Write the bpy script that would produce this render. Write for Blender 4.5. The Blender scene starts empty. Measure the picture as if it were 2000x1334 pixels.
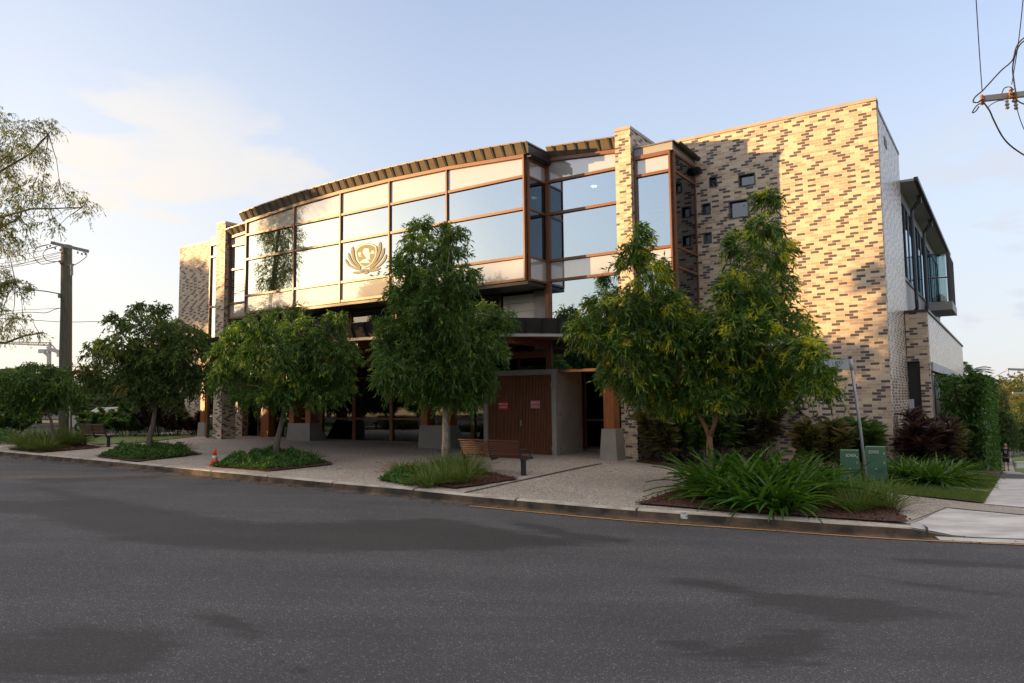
import bpy, bmesh, math, random
import numpy as np
from mathutils import Matrix, Vector
random.seed(7); rng = np.random.default_rng(7)
SC = bpy.context.scene
COL = SC.collection
# ------------------------------------------------------------------ camera
F = 1444.0; PITCH = math.radians(4.63); ROLL = math.atan(.0113); CZ = 2.0
f0 = np.array([0, math.cos(PITCH), math.sin(PITCH)]); _r = np.array([1., 0, 0]); _u = np.cross(_r, f0)
R0 = _r*math.cos(ROLL) - _u*math.sin(ROLL); U0 = _u*math.cos(ROLL) + _r*math.sin(ROLL)
CAM = np.array([0, 0, CZ])
cam = bpy.data.cameras.new('camera'); cam_o = bpy.data.objects.new('camera', cam); COL.objects.link(cam_o)
cam.sensor_width = 36; cam.lens = F/2000*36; cam.clip_start = .1; cam.clip_end = 4000
cam_o.matrix_world = Matrix(((R0[0], U0[0], -f0[0], 0), (R0[1], U0[1], -f0[1], 0), (R0[2], U0[2], -f0[2], CZ), (0, 0, 0, 1)))
SC.camera = cam_o
# ------------------------------------------------------------------ light
SUN_EL = math.radians(6.2); SUN_V = Vector((-1.695, -.065, 0)).normalized()*math.cos(SUN_EL) + Vector((0, 0, math.sin(SUN_EL)))
w = bpy.data.worlds.new('World'); SC.world = w; w.use_nodes = True
nt = w.node_tree; nt.nodes.clear(); L = nt.links.new
def N_(t, **k):
    n = nt.nodes.new(t)
    for a, b in k.items(): setattr(n, a, b)
    return n
sky = N_('ShaderNodeTexSky', sky_type='NISHITA', sun_disc=False)
sky.sun_elevation = SUN_EL; sky.sun_rotation = math.atan2(SUN_V.x, SUN_V.y); sky.altitude = 50
sky.air_density = 1.0; sky.dust_density = .5; sky.ozone_density = 1.2
tc = N_('ShaderNodeTexCoord'); mp = N_('ShaderNodeMapping'); mp.inputs['Scale'].default_value = (1.6, 1.6, 5.5)
L(tc.outputs['Generated'], mp.inputs['Vector'])
no = N_('ShaderNodeTexNoise'); no.inputs['Scale'].default_value = 1.5; no.inputs['Detail'].default_value = 5; no.inputs['Roughness'].default_value = .5; no.inputs['Distortion'].default_value = .25
L(mp.outputs[0], no.inputs['Vector'])
cr = N_('ShaderNodeMapRange'); cr.inputs[1].default_value = .44; cr.inputs[2].default_value = .68; cr.interpolation_type = 'SMOOTHSTEP'; L(no.outputs[0], cr.inputs[0])
sx = N_('ShaderNodeSeparateXYZ'); L(tc.outputs['Generated'], sx.inputs[0])
lo = N_('ShaderNodeMapRange'); lo.inputs[1].default_value = .62; lo.inputs[2].default_value = .10; lo.interpolation_type = 'SMOOTHSTEP'; L(sx.outputs[2], lo.inputs[0])
mu = N_('ShaderNodeMath', operation='MULTIPLY'); L(cr.outputs[0], mu.inputs[0]); L(lo.outputs[0], mu.inputs[1])
# even veil low over the horizon (thin stratus)
veil = N_('ShaderNodeMapRange'); veil.inputs[1].default_value = .62; veil.inputs[2].default_value = 0; veil.inputs[3].default_value = .32; veil.inputs[4].default_value = .88; veil.interpolation_type = 'SMOOTHSTEP'; L(sx.outputs[2], veil.inputs[0])
mx = N_('ShaderNodeMath', operation='MAXIMUM'); L(mu.outputs[0], mx.inputs[0]); L(veil.outputs[0], mx.inputs[1])
# warm bright cloud added overhead, out of frame, to lift fill on the ground
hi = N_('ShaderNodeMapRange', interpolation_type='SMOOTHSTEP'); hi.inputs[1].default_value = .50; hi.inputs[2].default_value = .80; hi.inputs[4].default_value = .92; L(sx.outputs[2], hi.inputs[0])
# cloud colour: warm towards the sun, cool away
vd = N_('ShaderNodeVectorMath', operation='DOT_PRODUCT'); L(tc.outputs['Generated'], vd.inputs[0]); vd.inputs[1].default_value = tuple(SUN_V)
vr = N_('ShaderNodeMapRange'); vr.inputs[1].default_value = -1; vr.inputs[2].default_value = 1; L(vd.outputs['Value'], vr.inputs[0])
rp = N_('ShaderNodeValToRGB'); L(vr.outputs[0], rp.inputs[0]); el = rp.color_ramp.elements
for i_, (p_, c_) in enumerate(((0, (.19, .20, .225)), (1, (.62, .48, .30)), (.55, (.205, .212, .235)), (.76, (.285, .262, .232)), (.90, (.235, .222, .205)), (.97, (.29, .25, .20)))):
    e = el[i_] if i_ < 2 else el.new(p_)
    e.position = p_; e.color = (*c_, 1)
cm = N_('ShaderNodeVectorMath', operation='SCALE'); cm.inputs['Scale'].default_value = 10; L(rp.outputs[0], cm.inputs[0])
# a soft cloud bank standing to the left
def bank(d, w0, w1, prev):
    a = N_('ShaderNodeVectorMath', operation='DOT_PRODUCT'); L(tc.outputs['Generated'], a.inputs[0]); a.inputs[1].default_value = tuple(Vector(d).normalized())
    b = N_('ShaderNodeMapRange', interpolation_type='SMOOTHSTEP'); L(a.outputs['Value'], b.inputs[0]); b.inputs[1].default_value = math.cos(math.radians(w0)); b.inputs[2].default_value = math.cos(math.radians(w1))
    c = N_('ShaderNodeMapRange', interpolation_type='SMOOTHSTEP'); L(nb2.outputs[0], c.inputs[0]); c.inputs[1].default_value = .24; c.inputs[2].default_value = .60
    d_ = N_('ShaderNodeMath', operation='MULTIPLY'); L(b.outputs[0], d_.inputs[0]); L(c.outputs[0], d_.inputs[1]); e = N_('ShaderNodeMath', operation='MAXIMUM'); L(prev, e.inputs[0]); L(d_.outputs[0], e.inputs[1]); return e.outputs[0]
nb2 = N_('ShaderNodeTexNoise'); nb2.inputs['Scale'].default_value = 3.2; nb2.inputs['Detail'].default_value = 5; L(mp.outputs[0], nb2.inputs['Vector'])
mk_ = bank((-.44, .88, .17), 20, 3, mx.outputs[0]); mk_ = bank((-.28, .90, .27), 8, 1, mk_); mk_ = bank((.60, .80, .10), 22, 3, mk_)
mixs = N_('ShaderNodeMixRGB'); L(mk_, mixs.inputs[0])
skb = N_('ShaderNodeMixRGB', blend_type='MULTIPLY'); skb.inputs[0].default_value = 1; skb.inputs[2].default_value = (1.12, 1.12, 1.36, 1); L(sky.outputs[0], skb.inputs[1])
L(skb.outputs[0], mixs.inputs[1]); L(cm.outputs[0], mixs.inputs[2])
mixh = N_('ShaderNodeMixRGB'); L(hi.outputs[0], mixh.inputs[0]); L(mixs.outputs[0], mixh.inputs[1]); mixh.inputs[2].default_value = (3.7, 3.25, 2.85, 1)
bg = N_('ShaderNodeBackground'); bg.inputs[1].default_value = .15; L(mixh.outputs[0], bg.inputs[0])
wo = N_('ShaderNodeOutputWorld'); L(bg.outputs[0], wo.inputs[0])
sun = bpy.data.lights.new('sun', 'SUN'); sun.energy = 5.0; sun.angle = math.radians(.6); sun.color = (1, .61, .26)
sun_o = bpy.data.objects.new('sun', sun); COL.objects.link(sun_o); sun_o.rotation_euler = SUN_V.to_track_quat('Z', 'Y').to_euler()
vs = SC.view_settings; vs.view_transform = 'Standard'; vs.look = 'None'; vs.gamma = 1; vs.exposure = 1.32
SC.cycles.max_bounces = 8; SC.cycles.transparent_max_bounces = 12; SC.cycles.glossy_bounces = 4; SC.cycles.caustics_reflective = False; SC.cycles.caustics_refractive = False
SC.cycles.sample_clamp_indirect = 6
# ------------------------------------------------------------------ geometry helpers
D = np.array([-.8298, .5580, 0]); N = np.array([.5580, .8298, 0]); K = np.array([10.77, 21.10, 0])
def ray(x, y):
    d = f0*F + R0*(x-1000) + U0*(667-y); return d/np.linalg.norm(d)
def P(x, y, dep):
    d = ray(x, y); return CAM + d*(dep/(d@f0))
def sn(x, y):
    return (x-K[0])*D[0]+(y-K[1])*D[1], (x-K[0])*N[0]+(y-K[1])*N[1]
def W(s, n, z=0): p = K + D*s + N*n; return np.array([p[0], p[1], z])
def sstep(t): t = np.clip(t, 0, 1); return t*t*(3-2*t)
def base(x, y):
    s, n = sn(x, y)
    g = np.interp(s, [-30, -10, 0, 8, 15, 23, 31, 60, 200], [-.5, -.28, -.15, .18, .25, .33, .42, .6, 1.0])
    wgt = 1-sstep((s-1)/4)
    fall = -.083*(np.maximum(0, n-1.5) - np.maximum(0, n-62)) * wgt
    return g + fall
def gnd(x, y, dz=0.0):
    d = ray(x, y); z = 0.
    for _ in range(12):
        t = (z-CZ)/d[2]; p = CAM+d*t; z = z*.4+.6*(float(base(p[0], p[1]))+dz)
    return np.array([p[0], p[1], z])
def onN(x, y, n):
    d = ray(x, y); p0 = K+N*n; t = ((p0-CAM)@N)/(d@N); p = CAM+d*t; s, _ = sn(p[0], p[1]); return s, p[2]
def onZ(x, y, z):
    d = ray(x, y); p = CAM+d*((z-CZ)/d[2]); return sn(p[0], p[1])

class MB:
    def __init__(s): s.v = []; s.f = []
    def add(s, vs, fs):
        o = len(s.v); s.v += [tuple(map(float, v)) for v in vs]; s.f += [tuple(i+o for i in f) for f in fs]; return s
    def box(s, x0, x1, y0, y1, z0, z1):
        x0, x1 = min(x0, x1), max(x0, x1); y0, y1 = min(y0, y1), max(y0, y1); z0, z1 = min(z0, z1), max(z0, z1)
        return s.add([(x0,y0,z0),(x1,y0,z0),(x1,y1,z0),(x0,y1,z0),(x0,y0,z1),(x1,y0,z1),(x1,y1,z1),(x0,y1,z1)],
                     [(0,3,2,1),(4,5,6,7),(0,1,5,4),(1,2,6,5),(2,3,7,6),(3,0,4,7)])
    def hexa(s, v):  # 8 verts bottom 4 then top 4
        return s.add(v, [(0,3,2,1),(4,5,6,7),(0,1,5,4),(1,2,6,5),(2,3,7,6),(3,0,4,7)])
    def beam(s, a, b, w, h=None, up=(0,0,1)):
        a = np.array(a, float); b = np.array(b, float); h = h or w; d = b-a; d /= np.linalg.norm(d)
        up = np.array(up, float)
        if abs(d@up) > .95: up = np.array([1., 0, 0])
        x = np.cross(d, up); x /= np.linalg.norm(x); y = np.cross(x, d)
        q = [(-1,-1),(1,-1),(1,1),(-1,1)]
        return s.hexa([a+x*i*w/2+y*j*h/2 for i, j in q]+[b+x*i*w/2+y*j*h/2 for i, j in q])
    def tube(s, pts, rad, k=8, cap=True):
        pts = [np.array(p, float) for p in pts]
        if not hasattr(rad, '__len__'): rad = [rad]*len(pts)
        o = len(s.v); ref = None
        for i, p in enumerate(pts):
            t = pts[min(i+1, len(pts)-1)]-pts[max(i-1, 0)]; t /= (np.linalg.norm(t)+1e-9)
            if ref is None: ref = np.array([1., 0, 0]) if abs(t[0]) < .9 else np.array([0, 1., 0])
            x = np.cross(t, ref); x /= (np.linalg.norm(x)+1e-9); y = np.cross(t, x); ref = np.cross(x, t)*-1 if False else ref
            for j in range(k):
                a = 2*math.pi*j/k; s.v.append(tuple(p+(x*math.cos(a)+y*math.sin(a))*rad[i]))
        for i in range(len(pts)-1):
            for j in range(k):
                s.f.append((o+i*k+j, o+i*k+(j+1) % k, o+(i+1)*k+(j+1) % k, o+(i+1)*k+j))
        if cap: s.f.append(tuple(o+j for j in range(k))[::-1]); s.f.append(tuple(o+(len(pts)-1)*k+j for j in range(k)))
        return s
    def lathe(s, c, prof, k=16):
        o = len(s.v)
        for r, z in prof:
            for j in range(k): a = 2*math.pi*j/k; s.v.append((c[0]+r*math.cos(a), c[1]+r*math.sin(a), c[2]+z))
        for i in range(len(prof)-1):
            for j in range(k): s.f.append((o+i*k+j, o+i*k+(j+1) % k, o+(i+1)*k+(j+1) % k, o+(i+1)*k+j))
        s.f.append(tuple(o+j for j in range(k))[::-1]); s.f.append(tuple(o+(len(prof)-1)*k+j for j in range(k)))
        return s
    def prism(s, poly, fn, t0, t1):  # poly of (a,b); fn(a,b,t)->xyz
        n = len(poly)
        return s.add([fn(a, b, t0) for a, b in poly]+[fn(a, b, t1) for a, b in poly],
                     [tuple(range(n))[::-1], tuple(range(n, 2*n))]+[(i, (i+1) % n, n+(i+1) % n, n+i) for i in range(n)])
    def build(s, name, mat, parent=None, smooth=False, uv=True):
        me = bpy.data.meshes.new(name); me.from_pydata(s.v, [], s.f); me.materials.append(mat)
        if uv:
            ul = me.uv_layers.new(name='uv'); co = np.array(s.v)
            dat = np.zeros((len(me.loops), 2)); i = 0
            for p in me.polygons:
                nx, ny, nz = p.normal; idx = list(p.vertices); c = co[idx]; m = len(idx)
                if abs(nz) > .75: q = c[:, [0, 1]]
                elif abs(ny) >= abs(nx): q = c[:, [0, 2]]
                else: q = c[:, [1, 2]]
                dat[p.loop_start:p.loop_start+m] = q
            ul.data.foreach_set('uv', dat.ravel())
        if smooth: me.polygons.foreach_set('use_smooth', [True]*len(me.polygons))
        me.update()
        return link(name, me, parent)
def link(name, me, parent=None):
    o = bpy.data.objects.new(name, me); COL.objects.link(o)
    if parent is not None: o.parent = parent
    return o
def npmesh(name, V, Fq, mat, parent=None, smooth=False):
    me = bpy.data.meshes.new(name); V = np.asarray(V, np.float32); Fq = np.asarray(Fq, np.int32); k = Fq.shape[1]
    me.vertices.add(len(V)); me.vertices.foreach_set('co', V.ravel())
    me.loops.add(Fq.size); me.loops.foreach_set('vertex_index', Fq.ravel())
    me.polygons.add(len(Fq)); me.polygons.foreach_set('loop_start', np.arange(0, Fq.size, k, dtype=np.int32))
    me.update(calc_edges=True); me.materials.append(mat)
    me.polygons.foreach_set('use_smooth', [smooth]*len(Fq))
    return link(name, me, parent)
def tag(o, label, cat, group=None):
    o['label'] = label; o['category'] = cat
    if group: o['group'] = group
    return o
def thing(name, label, cat, loc=(0, 0, 0), rz=0, group=None):
    o = bpy.data.objects.new(name, None); COL.objects.link(o); o.location = tuple(map(float, loc)); o.rotation_euler = (0, 0, rz); o.empty_display_size = .2
    return tag(o, label, cat, group)
def struct(o): o['kind'] = 'structure'; return o
def stuff(o): o['kind'] = 'stuff'; return o
def copy_tree(o, parent=None, **kw):
    c = o.copy(); COL.objects.link(c); c.parent = parent
    for ch in list(o.children): copy_tree(ch, c)
    return c
# ------------------------------------------------------------------ materials
def mat(name, col, rough=.6, metal=0, spec=.5, **k):
    m = bpy.data.materials.new(name); m.use_nodes = True; b = m.node_tree.nodes['Principled BSDF']
    b.inputs['Base Color'].default_value = (*col, 1); b.inputs['Roughness'].default_value = rough; b.inputs['Metallic'].default_value = metal
    b.inputs['Specular IOR Level'].default_value = spec
    for a, v in k.items(): b.inputs[a.replace('_', ' ')].default_value = v
    return m
class NB:
    def __init__(s, m): s.t = m.node_tree; s.b = s.t.nodes['Principled BSDF']
    def n(s, t, **k):
        n = s.t.nodes.new(t)
        for a, b in k.items():
            if a.startswith('i_'): n.inputs[int(a[2:])].default_value = b
            else: setattr(n, a, b)
        return n
    def l(s, a, b): s.t.links.new(a, b)
    def ramp(s, fac, stops, const=False):
        r = s.n('ShaderNodeValToRGB'); e = r.color_ramp.elements
        if const: r.color_ramp.interpolation = 'CONSTANT'
        e[0].position = stops[0][0]; e[0].color = (*stops[0][1], 1); e[1].position = stops[1][0]; e[1].color = (*stops[1][1], 1)
        for p, c in stops[2:]: x = e.new(p); x.color = (*c, 1)
        s.l(fac, r.inputs[0]); return r.outputs[0]
    def noise(s, scale, detail=4, vec=None, rough=.55, dist=0):
        n = s.n('ShaderNodeTexNoise'); n.inputs['Scale'].default_value = scale; n.inputs['Detail'].default_value = detail; n.inputs['Roughness'].default_value = rough; n.inputs['Distortion'].default_value = dist
        if vec is None: vec = s.n('ShaderNodeTexCoord').outputs['Object']
        s.l(vec, n.inputs['Vector']); return n.outputs[0]
    def mix(s, f, a, b, mode='MIX'):
        m = s.n('ShaderNodeMixRGB', blend_type=mode)
        for i, v in enumerate((f, a, b)):
            if hasattr(v, 'links'): s.l(v, m.inputs[i])
            else: m.inputs[i].default_value = v if i == 0 else (*v, 1)
        return m.outputs[0]
    def mapr(s, v, a, b, c=0, d=1):
        m = s.n('ShaderNodeMapRange'); s.l(v, m.inputs[0])
        for i, x in zip((1, 2, 3, 4), (a, b, c, d)): m.inputs[i].default_value = x
        return m.outputs[0]
    def bump(s, h, st=.3, dist=.01):
        b = s.n('ShaderNodeBump'); b.inputs['Strength'].default_value = st; b.inputs['Distance'].default_value = dist; s.l(h, b.inputs['Height']); s.l(b.outputs[0], s.b.inputs['Normal'])
def noisy(name, c1, c2, scale, rough=.7, detail=6, bump=.2, bscale=None, stretch=None, lo=.35, hi=.65, **k):
    m = mat(name, c1, rough, **k); q = NB(m); v = q.n('ShaderNodeTexCoord').outputs['Object']
    if stretch:
        mp = q.n('ShaderNodeMapping'); mp.inputs['Scale'].default_value = stretch; q.l(v, mp.inputs[0]); v = mp.outputs[0]
    n = q.noise(scale, detail, v); q.l(q.mix(q.mapr(n, lo, hi), c1, c2), q.b.inputs['Base Color'])
    if bump: q.bump(q.noise(bscale or scale*6, 4, v), bump, .01)
    return m
def brick_mat(name='brick', r0=.55, sp_=.4):
    m = mat(name, (.4, .3, .2), .5, spec=sp_); q = NB(m)
    uv = q.n('ShaderNodeTexCoord').outputs['UV']; sp = q.n('ShaderNodeSeparateXYZ'); q.l(uv, sp.inputs[0])
    def M_(op, a, b=None, c=None):
        n = q.n('ShaderNodeMath', operation=op)
        for i, v in enumerate((a, b, c)):
            if v is None: continue
            if hasattr(v, 'links'): q.l(v, n.inputs[i])
            else: n.inputs[i].default_value = v
        return n.outputs[0]
    v = M_('DIVIDE', sp.outputs[1], .086); row = M_('FLOOR', v); fv = M_('SUBTRACT', v, row)
    u = M_('ADD', M_('DIVIDE', sp.outputs[0], .25), M_('MULTIPLY', M_('FLOORED_MODULO', row, 2.), .5)); cl = M_('FLOOR', u); fu = M_('SUBTRACT', u, cl)
    du = M_('MULTIPLY', M_('MINIMUM', fu, M_('SUBTRACT', 1., fu)), .25); dv = M_('MULTIPLY', M_('MINIMUM', fv, M_('SUBTRACT', 1., fv)), .086); dm = M_('MINIMUM', du, dv)
    mort = q.n('ShaderNodeMapRange'); q.l(dm, mort.inputs[0]); mort.inputs[1].default_value = .0065; mort.inputs[2].default_value = .0045
    cb = q.n('ShaderNodeCombineXYZ'); q.l(cl, cb.inputs[0]); q.l(row, cb.inputs[1]); wn = q.n('ShaderNodeTexWhiteNoise', noise_dimensions='2D'); q.l(cb.outputs[0], wn.inputs['Vector'])
    wr = q.n('ShaderNodeTexWhiteNoise', noise_dimensions='1D'); q.l(row, wr.inputs['W'])
    ph = M_('FLOOR', M_('MULTIPLY', wr.outputs['Value'], 6.)); slot = M_('LESS_THAN', M_('FLOORED_MODULO', M_('ADD', cl, ph), 3.), .5)
    sc_ = q.n('ShaderNodeSeparateColor'); q.l(wn.outputs['Color'], sc_.inputs[0])
    dark = M_('MULTIPLY', slot, M_('LESS_THAN', sc_.outputs[0], .86))
    col = q.ramp(wn.outputs['Value'], [(0, (.42, .31, .22)), (.20, (.52, .41, .29)), (.42, (.60, .485, .35)), (.62, (.57, .455, .32)), (.80, (.49, .375, .27)), (.92, (.45, .32, .23))], True)
    col = q.mix(dark, col, (.098, .076, .072))
    n = q.noise(28, 4, uv); col = q.mix(.35, col, q.ramp(n, [(0, (.5, .5, .5)), (1, (1.4, 1.4, 1.4))]), 'MULTIPLY')
    n2 = q.noise(.35, 3, uv); col = q.mix(.35, col, q.ramp(n2, [(.3, (.8, .8, .8)), (.7, (1.1, 1.1, 1.1))]), 'MULTIPLY')
    col = q.mix(mort.outputs[0], col, (.56, .50, .42)); q.l(col, q.b.inputs['Base Color'])
    inv = M_('SUBTRACT', 1., mort.outputs[0]); q.bump(inv, .4, .006)
    q.l(q.mapr(mort.outputs[0], 0, 1, r0, max(r0, .6)), q.b.inputs['Roughness'])
    return m
def timber(name, c1, c2, rough=.45, ax=2):
    st = [18, 18, 18]; st[ax] = .8
    return noisy(name, c1, c2, 2.0, rough, 5, .15, 3, tuple(st), coat=0) if False else noisy(name, c1, c2, 2.0, rough, 5, .12, 3, tuple(st))
def glass_mat(name, tint, refl, base_f=.6, dirt=.0):
    m = bpy.data.materials.new(name); m.use_nodes = True; t = m.node_tree; t.nodes.clear()
    o = t.nodes.new('ShaderNodeOutputMaterial'); mx = t.nodes.new('ShaderNodeMixShader'); g = t.nodes.new('ShaderNodeBsdfGlossy'); tr = t.nodes.new('ShaderNodeBsdfTransparent'); fr = t.nodes.new('ShaderNodeFresnel')
    fr.inputs[0].default_value = 1.5; g.inputs['Roughness'].default_value = .0; g.inputs['Color'].default_value = (*refl, 1); tr.inputs[0].default_value = (*tint, 1)
    ma = t.nodes.new('ShaderNodeMath'); ma.operation = 'MULTIPLY_ADD'; ma.inputs[1].default_value = 1-base_f; ma.inputs[2].default_value = base_f; ma.use_clamp = True
    # gentle float-glass waviness
    tcn = t.nodes.new('ShaderNodeTexCoord'); nn = t.nodes.new('ShaderNodeTexNoise'); nn.inputs['Scale'].default_value = .55; nn.inputs['Detail'].default_value = 1
    bm = t.nodes.new('ShaderNodeBump'); bm.inputs['Strength'].default_value = .10; bm.inputs['Distance'].default_value = .03
    t.links.new(tcn.outputs['Object'], nn.inputs['Vector']); t.links.new(nn.outputs[0], bm.inputs['Height']); t.links.new(bm.outputs[0], g.inputs['Normal'])
    t.links.new(fr.outputs[0], ma.inputs[0]); t.links.new(ma.outputs[0], mx.inputs[0]); t.links.new(tr.outputs[0], mx.inputs[1]); t.links.new(g.outputs[0], mx.inputs[2]); t.links.new(mx.outputs[0], o.inputs[0])
    return m
def leaf_mat(name, dark, mid, light, yellow=None, yamt=.1, trans=.35, rough=.42, patch=.9):
    m = mat(name, mid, rough, spec=.35); q = NB(m); geo = q.n('ShaderNodeNewGeometry')
    col = q.ramp(geo.outputs['Random Per Island'], [(0, dark), (.5, mid), (1, light)])
    if yellow:
        n = q.noise(patch, 3); a = q.n('ShaderNodeMath', operation='MULTIPLY_ADD'); q.l(geo.outputs['Random Per Island'], a.inputs[0]); a.inputs[1].default_value = .06; q.l(n, a.inputs[2])
        f = q.mapr(a.outputs[0], .72-yamt, .80-yamt); col = q.mix(f, col, yellow)
    q.l(col, q.b.inputs['Base Color'])
    tr = q.n('ShaderNodeBsdfTranslucent'); q.l(q.mix(1, col, (1.5, 1.6, .7), 'MULTIPLY'), tr.inputs[0])
    ms = q.n('ShaderNodeMixShader'); ms.inputs[0].default_value = trans; out = q.t.nodes['Material Output']
    q.l(q.b.outputs[0], ms.inputs[1]); q.l(tr.outputs[0], ms.inputs[2]); q.l(ms.outputs[0], out.inputs[0])
    return m
M = {}
M['brick'] = brick_mat(); M['brick_glazed'] = brick_mat('glazed_brick', .26, .9)
M['coping'] = noisy('coping', (.30, .27, .23), (.38, .34, .29), 1.5, .5, bump=.05)
M['metal_roof'] = noisy('bronze_metal', (.16, .135, .10), (.19, .16, .12), 3, .42, bump=.03, metal=.3)
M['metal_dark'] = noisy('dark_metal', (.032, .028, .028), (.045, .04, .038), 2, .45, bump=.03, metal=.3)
M['grey_panel'] = noisy('grey_panel', (.26, .25, .245), (.30, .29, .28), 1, .5, bump=.03)
M['window_grey'] = mat('window_grey', (.06, .063, .07), .4, .5)
M['light_grey'] = noisy('light_grey', (.36, .37, .38), (.42, .42, .43), 1.2, .5, bump=.03)
M['frame'] = timber('frame_timber', (.15, .055, .022), (.20, .08, .032), .4)
M['timber'] = timber('post_timber', (.34, .115, .03), (.22, .07, .022), .4)
M['bronze'] = leaf_mat('bronze_leaf', (0.045, 0.056, 0.019), (0.088, 0.096, 0.032), (0.160, 0.112, 0.045), (0.320, 0.128, 0.064), .12, .25)
M['timber_red'] = timber('soffit_timber', (.20, .05, .024), (.14, .036, .02), .5, 1)
M['slat'] = timber('slat_timber', (.23, .085, .034), (.11, .042, .018), .4)
M['bench_wood'] = timber('bench_timber', (.12, .034, .016), (.07, .02, .011), .38, 0)
M['bench_metal'] = mat('bench_metal', (.05, .055, .062), .4, .6)
M['concrete'] = noisy('concrete', (.23, .215, .185), (.32, .30, .26), 1.3, .75, bump=.12, lo=.3, hi=.7)
M['concrete_dark'] = noisy('plinth_concrete', (.24, .225, .195), (.33, .31, .27), 1.1, .8, bump=.15, lo=.3, hi=.7)
M['white'] = mat('white_board', (.62, .60, .54), .55)
M['glass'] = glass_mat('reflective_glass', (.40, .46, .50), (.64, .77, .88), .62)
M['glass_clear'] = glass_mat('clear_glass', (.45, .60, .62), (.85, .9, .95), .22)
M['glass_dark'] = glass_mat('dark_glass', (.30, .33, .33), (.8, .85, .9), .12)
M['spandrel'] = mat('spandrel_glass', (.42, .40, .37), .05, spec=1.0, Coat_Weight=1.0, Coat_Roughness=.0, Coat_IOR=2.5)
M['floor_int'] = mat('interior_floor', (.20, .19, .17), .6)
M['wall_int'] = mat('interior_wall', (.42, .41, .38), .8)
M['wall_blue'] = mat('blue_interior_wall', (.03, .07, .30), .7)
M['wall_yellow'] = mat('yellow_interior_wall', (.50, .40, .13), .7)
M['curtain'] = mat('curtain', (.45, .47, .46), .9)
M['emblem'] = mat('emblem_film', (.085, .08, .038), .6)
M['emblem_pale'] = mat('emblem_pale_film', (.62, .62, .58), .5)
M['black'] = mat('black', (.012, .012, .013), .5)
M['steel'] = mat('steel', (.5, .5, .5), .3, .9)
M['galv'] = noisy('galvanised', (.28, .29, .30), (.38, .39, .40), 4, .5, bump=.05, metal=.5)
M['insulator'] = mat('insulator', (.28, .14, .07), .3)
M['wire'] = mat('wire', (.02, .02, .022), .6)
M['pole_wood'] = noisy('pole_wood', (.16, .15, .10), (.09, .085, .06), 2, .85, stretch=(12, 12, .6), bump=.5, bscale=8)
M['bark'] = noisy('pale_bark', (.20, .15, .11), (.11, .085, .065), 6, .85, stretch=(3, 3, .8), bump=.5, bscale=14)
M['bark_orange'] = noisy('orange_bark', (.30, .13, .055), (.17, .10, .065), 5, .8, stretch=(4, 4, .7), bump=.4, bscale=12)
M['bark_white'] = noisy('white_bark', (.38, .33, .26), (.20, .16, .12), 6, .8, stretch=(3, 3, 1.4), bump=.3, bscale=14)
M['bark_dark'] = noisy('dark_bark', (.07, .055, .045), (.04, .03, .026), 5, .9, bump=.4)
M['leaf'] = leaf_mat('tree_leaf', (0.029, 0.067, 0.014), (0.065, 0.133, 0.023), (0.123, 0.203, 0.032), (0.348, 0.420, 0.036), .07, .3, .38, 2.2)
M['leaf_yellow'] = leaf_mat('yellowing_leaf', (0.029, 0.067, 0.013), (0.070, 0.142, 0.020), (0.145, 0.225, 0.029), (0.450, 0.450, 0.029), .14, .3, .36, 2.4)
M['leaf_red'] = leaf_mat('coppery_leaf', (0.038, 0.064, 0.017), (0.075, 0.122, 0.026), (0.131, 0.174, 0.036), (0.348, 0.203, 0.043), .06)
M['leaf_euc'] = leaf_mat('eucalypt_leaf', (0.095, 0.115, 0.041), (0.162, 0.176, 0.061), (0.243, 0.230, 0.068), (0.351, 0.270, 0.054), .09, .4)
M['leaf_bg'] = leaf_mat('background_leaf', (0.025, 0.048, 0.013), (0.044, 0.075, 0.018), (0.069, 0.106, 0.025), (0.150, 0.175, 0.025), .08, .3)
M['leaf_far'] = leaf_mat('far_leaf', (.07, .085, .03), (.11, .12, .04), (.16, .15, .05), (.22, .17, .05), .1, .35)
M['strap'] = leaf_mat('strap_leaf', (0.030, 0.081, 0.011), (0.054, 0.135, 0.016), (0.095, 0.196, 0.024), (0.243, 0.297, 0.041), .06, .28, .27)
M['cover'] = leaf_mat('ground_cover_leaf', (0.030, 0.083, 0.015), (0.053, 0.128, 0.021), (0.098, 0.195, 0.033), (0.210, 0.270, 0.045), .06, .25)
M['grassblade'] = leaf_mat('grass_blade', (0.062, 0.106, 0.022), (0.112, 0.163, 0.035), (0.188, 0.225, 0.062), (0.275, 0.250, 0.100), .08, .3)
M['cordy'] = leaf_mat('purple_leaf', (.022, .012, .012), (.045, .022, .020), (.085, .038, .030), (.20, .09, .05), .09, .25, .35)
M['shrub'] = leaf_mat('shrub_leaf', (0.031, 0.070, 0.015), (0.059, 0.115, 0.025), (0.105, 0.168, 0.034), (0.224, 0.112, 0.042), .10, .25)
M['hedge'] = leaf_mat('hedge_leaf', (0.027, 0.075, 0.013), (0.056, 0.125, 0.020), (0.094, 0.175, 0.030), None, 0, .3)
M['flower'] = mat('orange_flower', (.75, .18, .02), .5)
M['mulch'] = noisy('mulch', (.10, .038, .022), (.035, .016, .011), 14, .95, bump=1, bscale=30)
M['lawn'] = noisy('lawn', (.085, .13, .025), (.12, .16, .04), 3, .95, bump=.5, bscale=60)
M['ground'] = noisy('ground', (.05, .06, .025), (.07, .065, .035), .4, .95, bump=.2)
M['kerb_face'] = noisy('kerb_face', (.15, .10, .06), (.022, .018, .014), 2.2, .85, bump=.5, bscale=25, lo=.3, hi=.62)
M['kerb_top'] = noisy('kerb_top', (.50, .46, .39), (.30, .26, .21), 2.5, .8, bump=.3, bscale=30)
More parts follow.
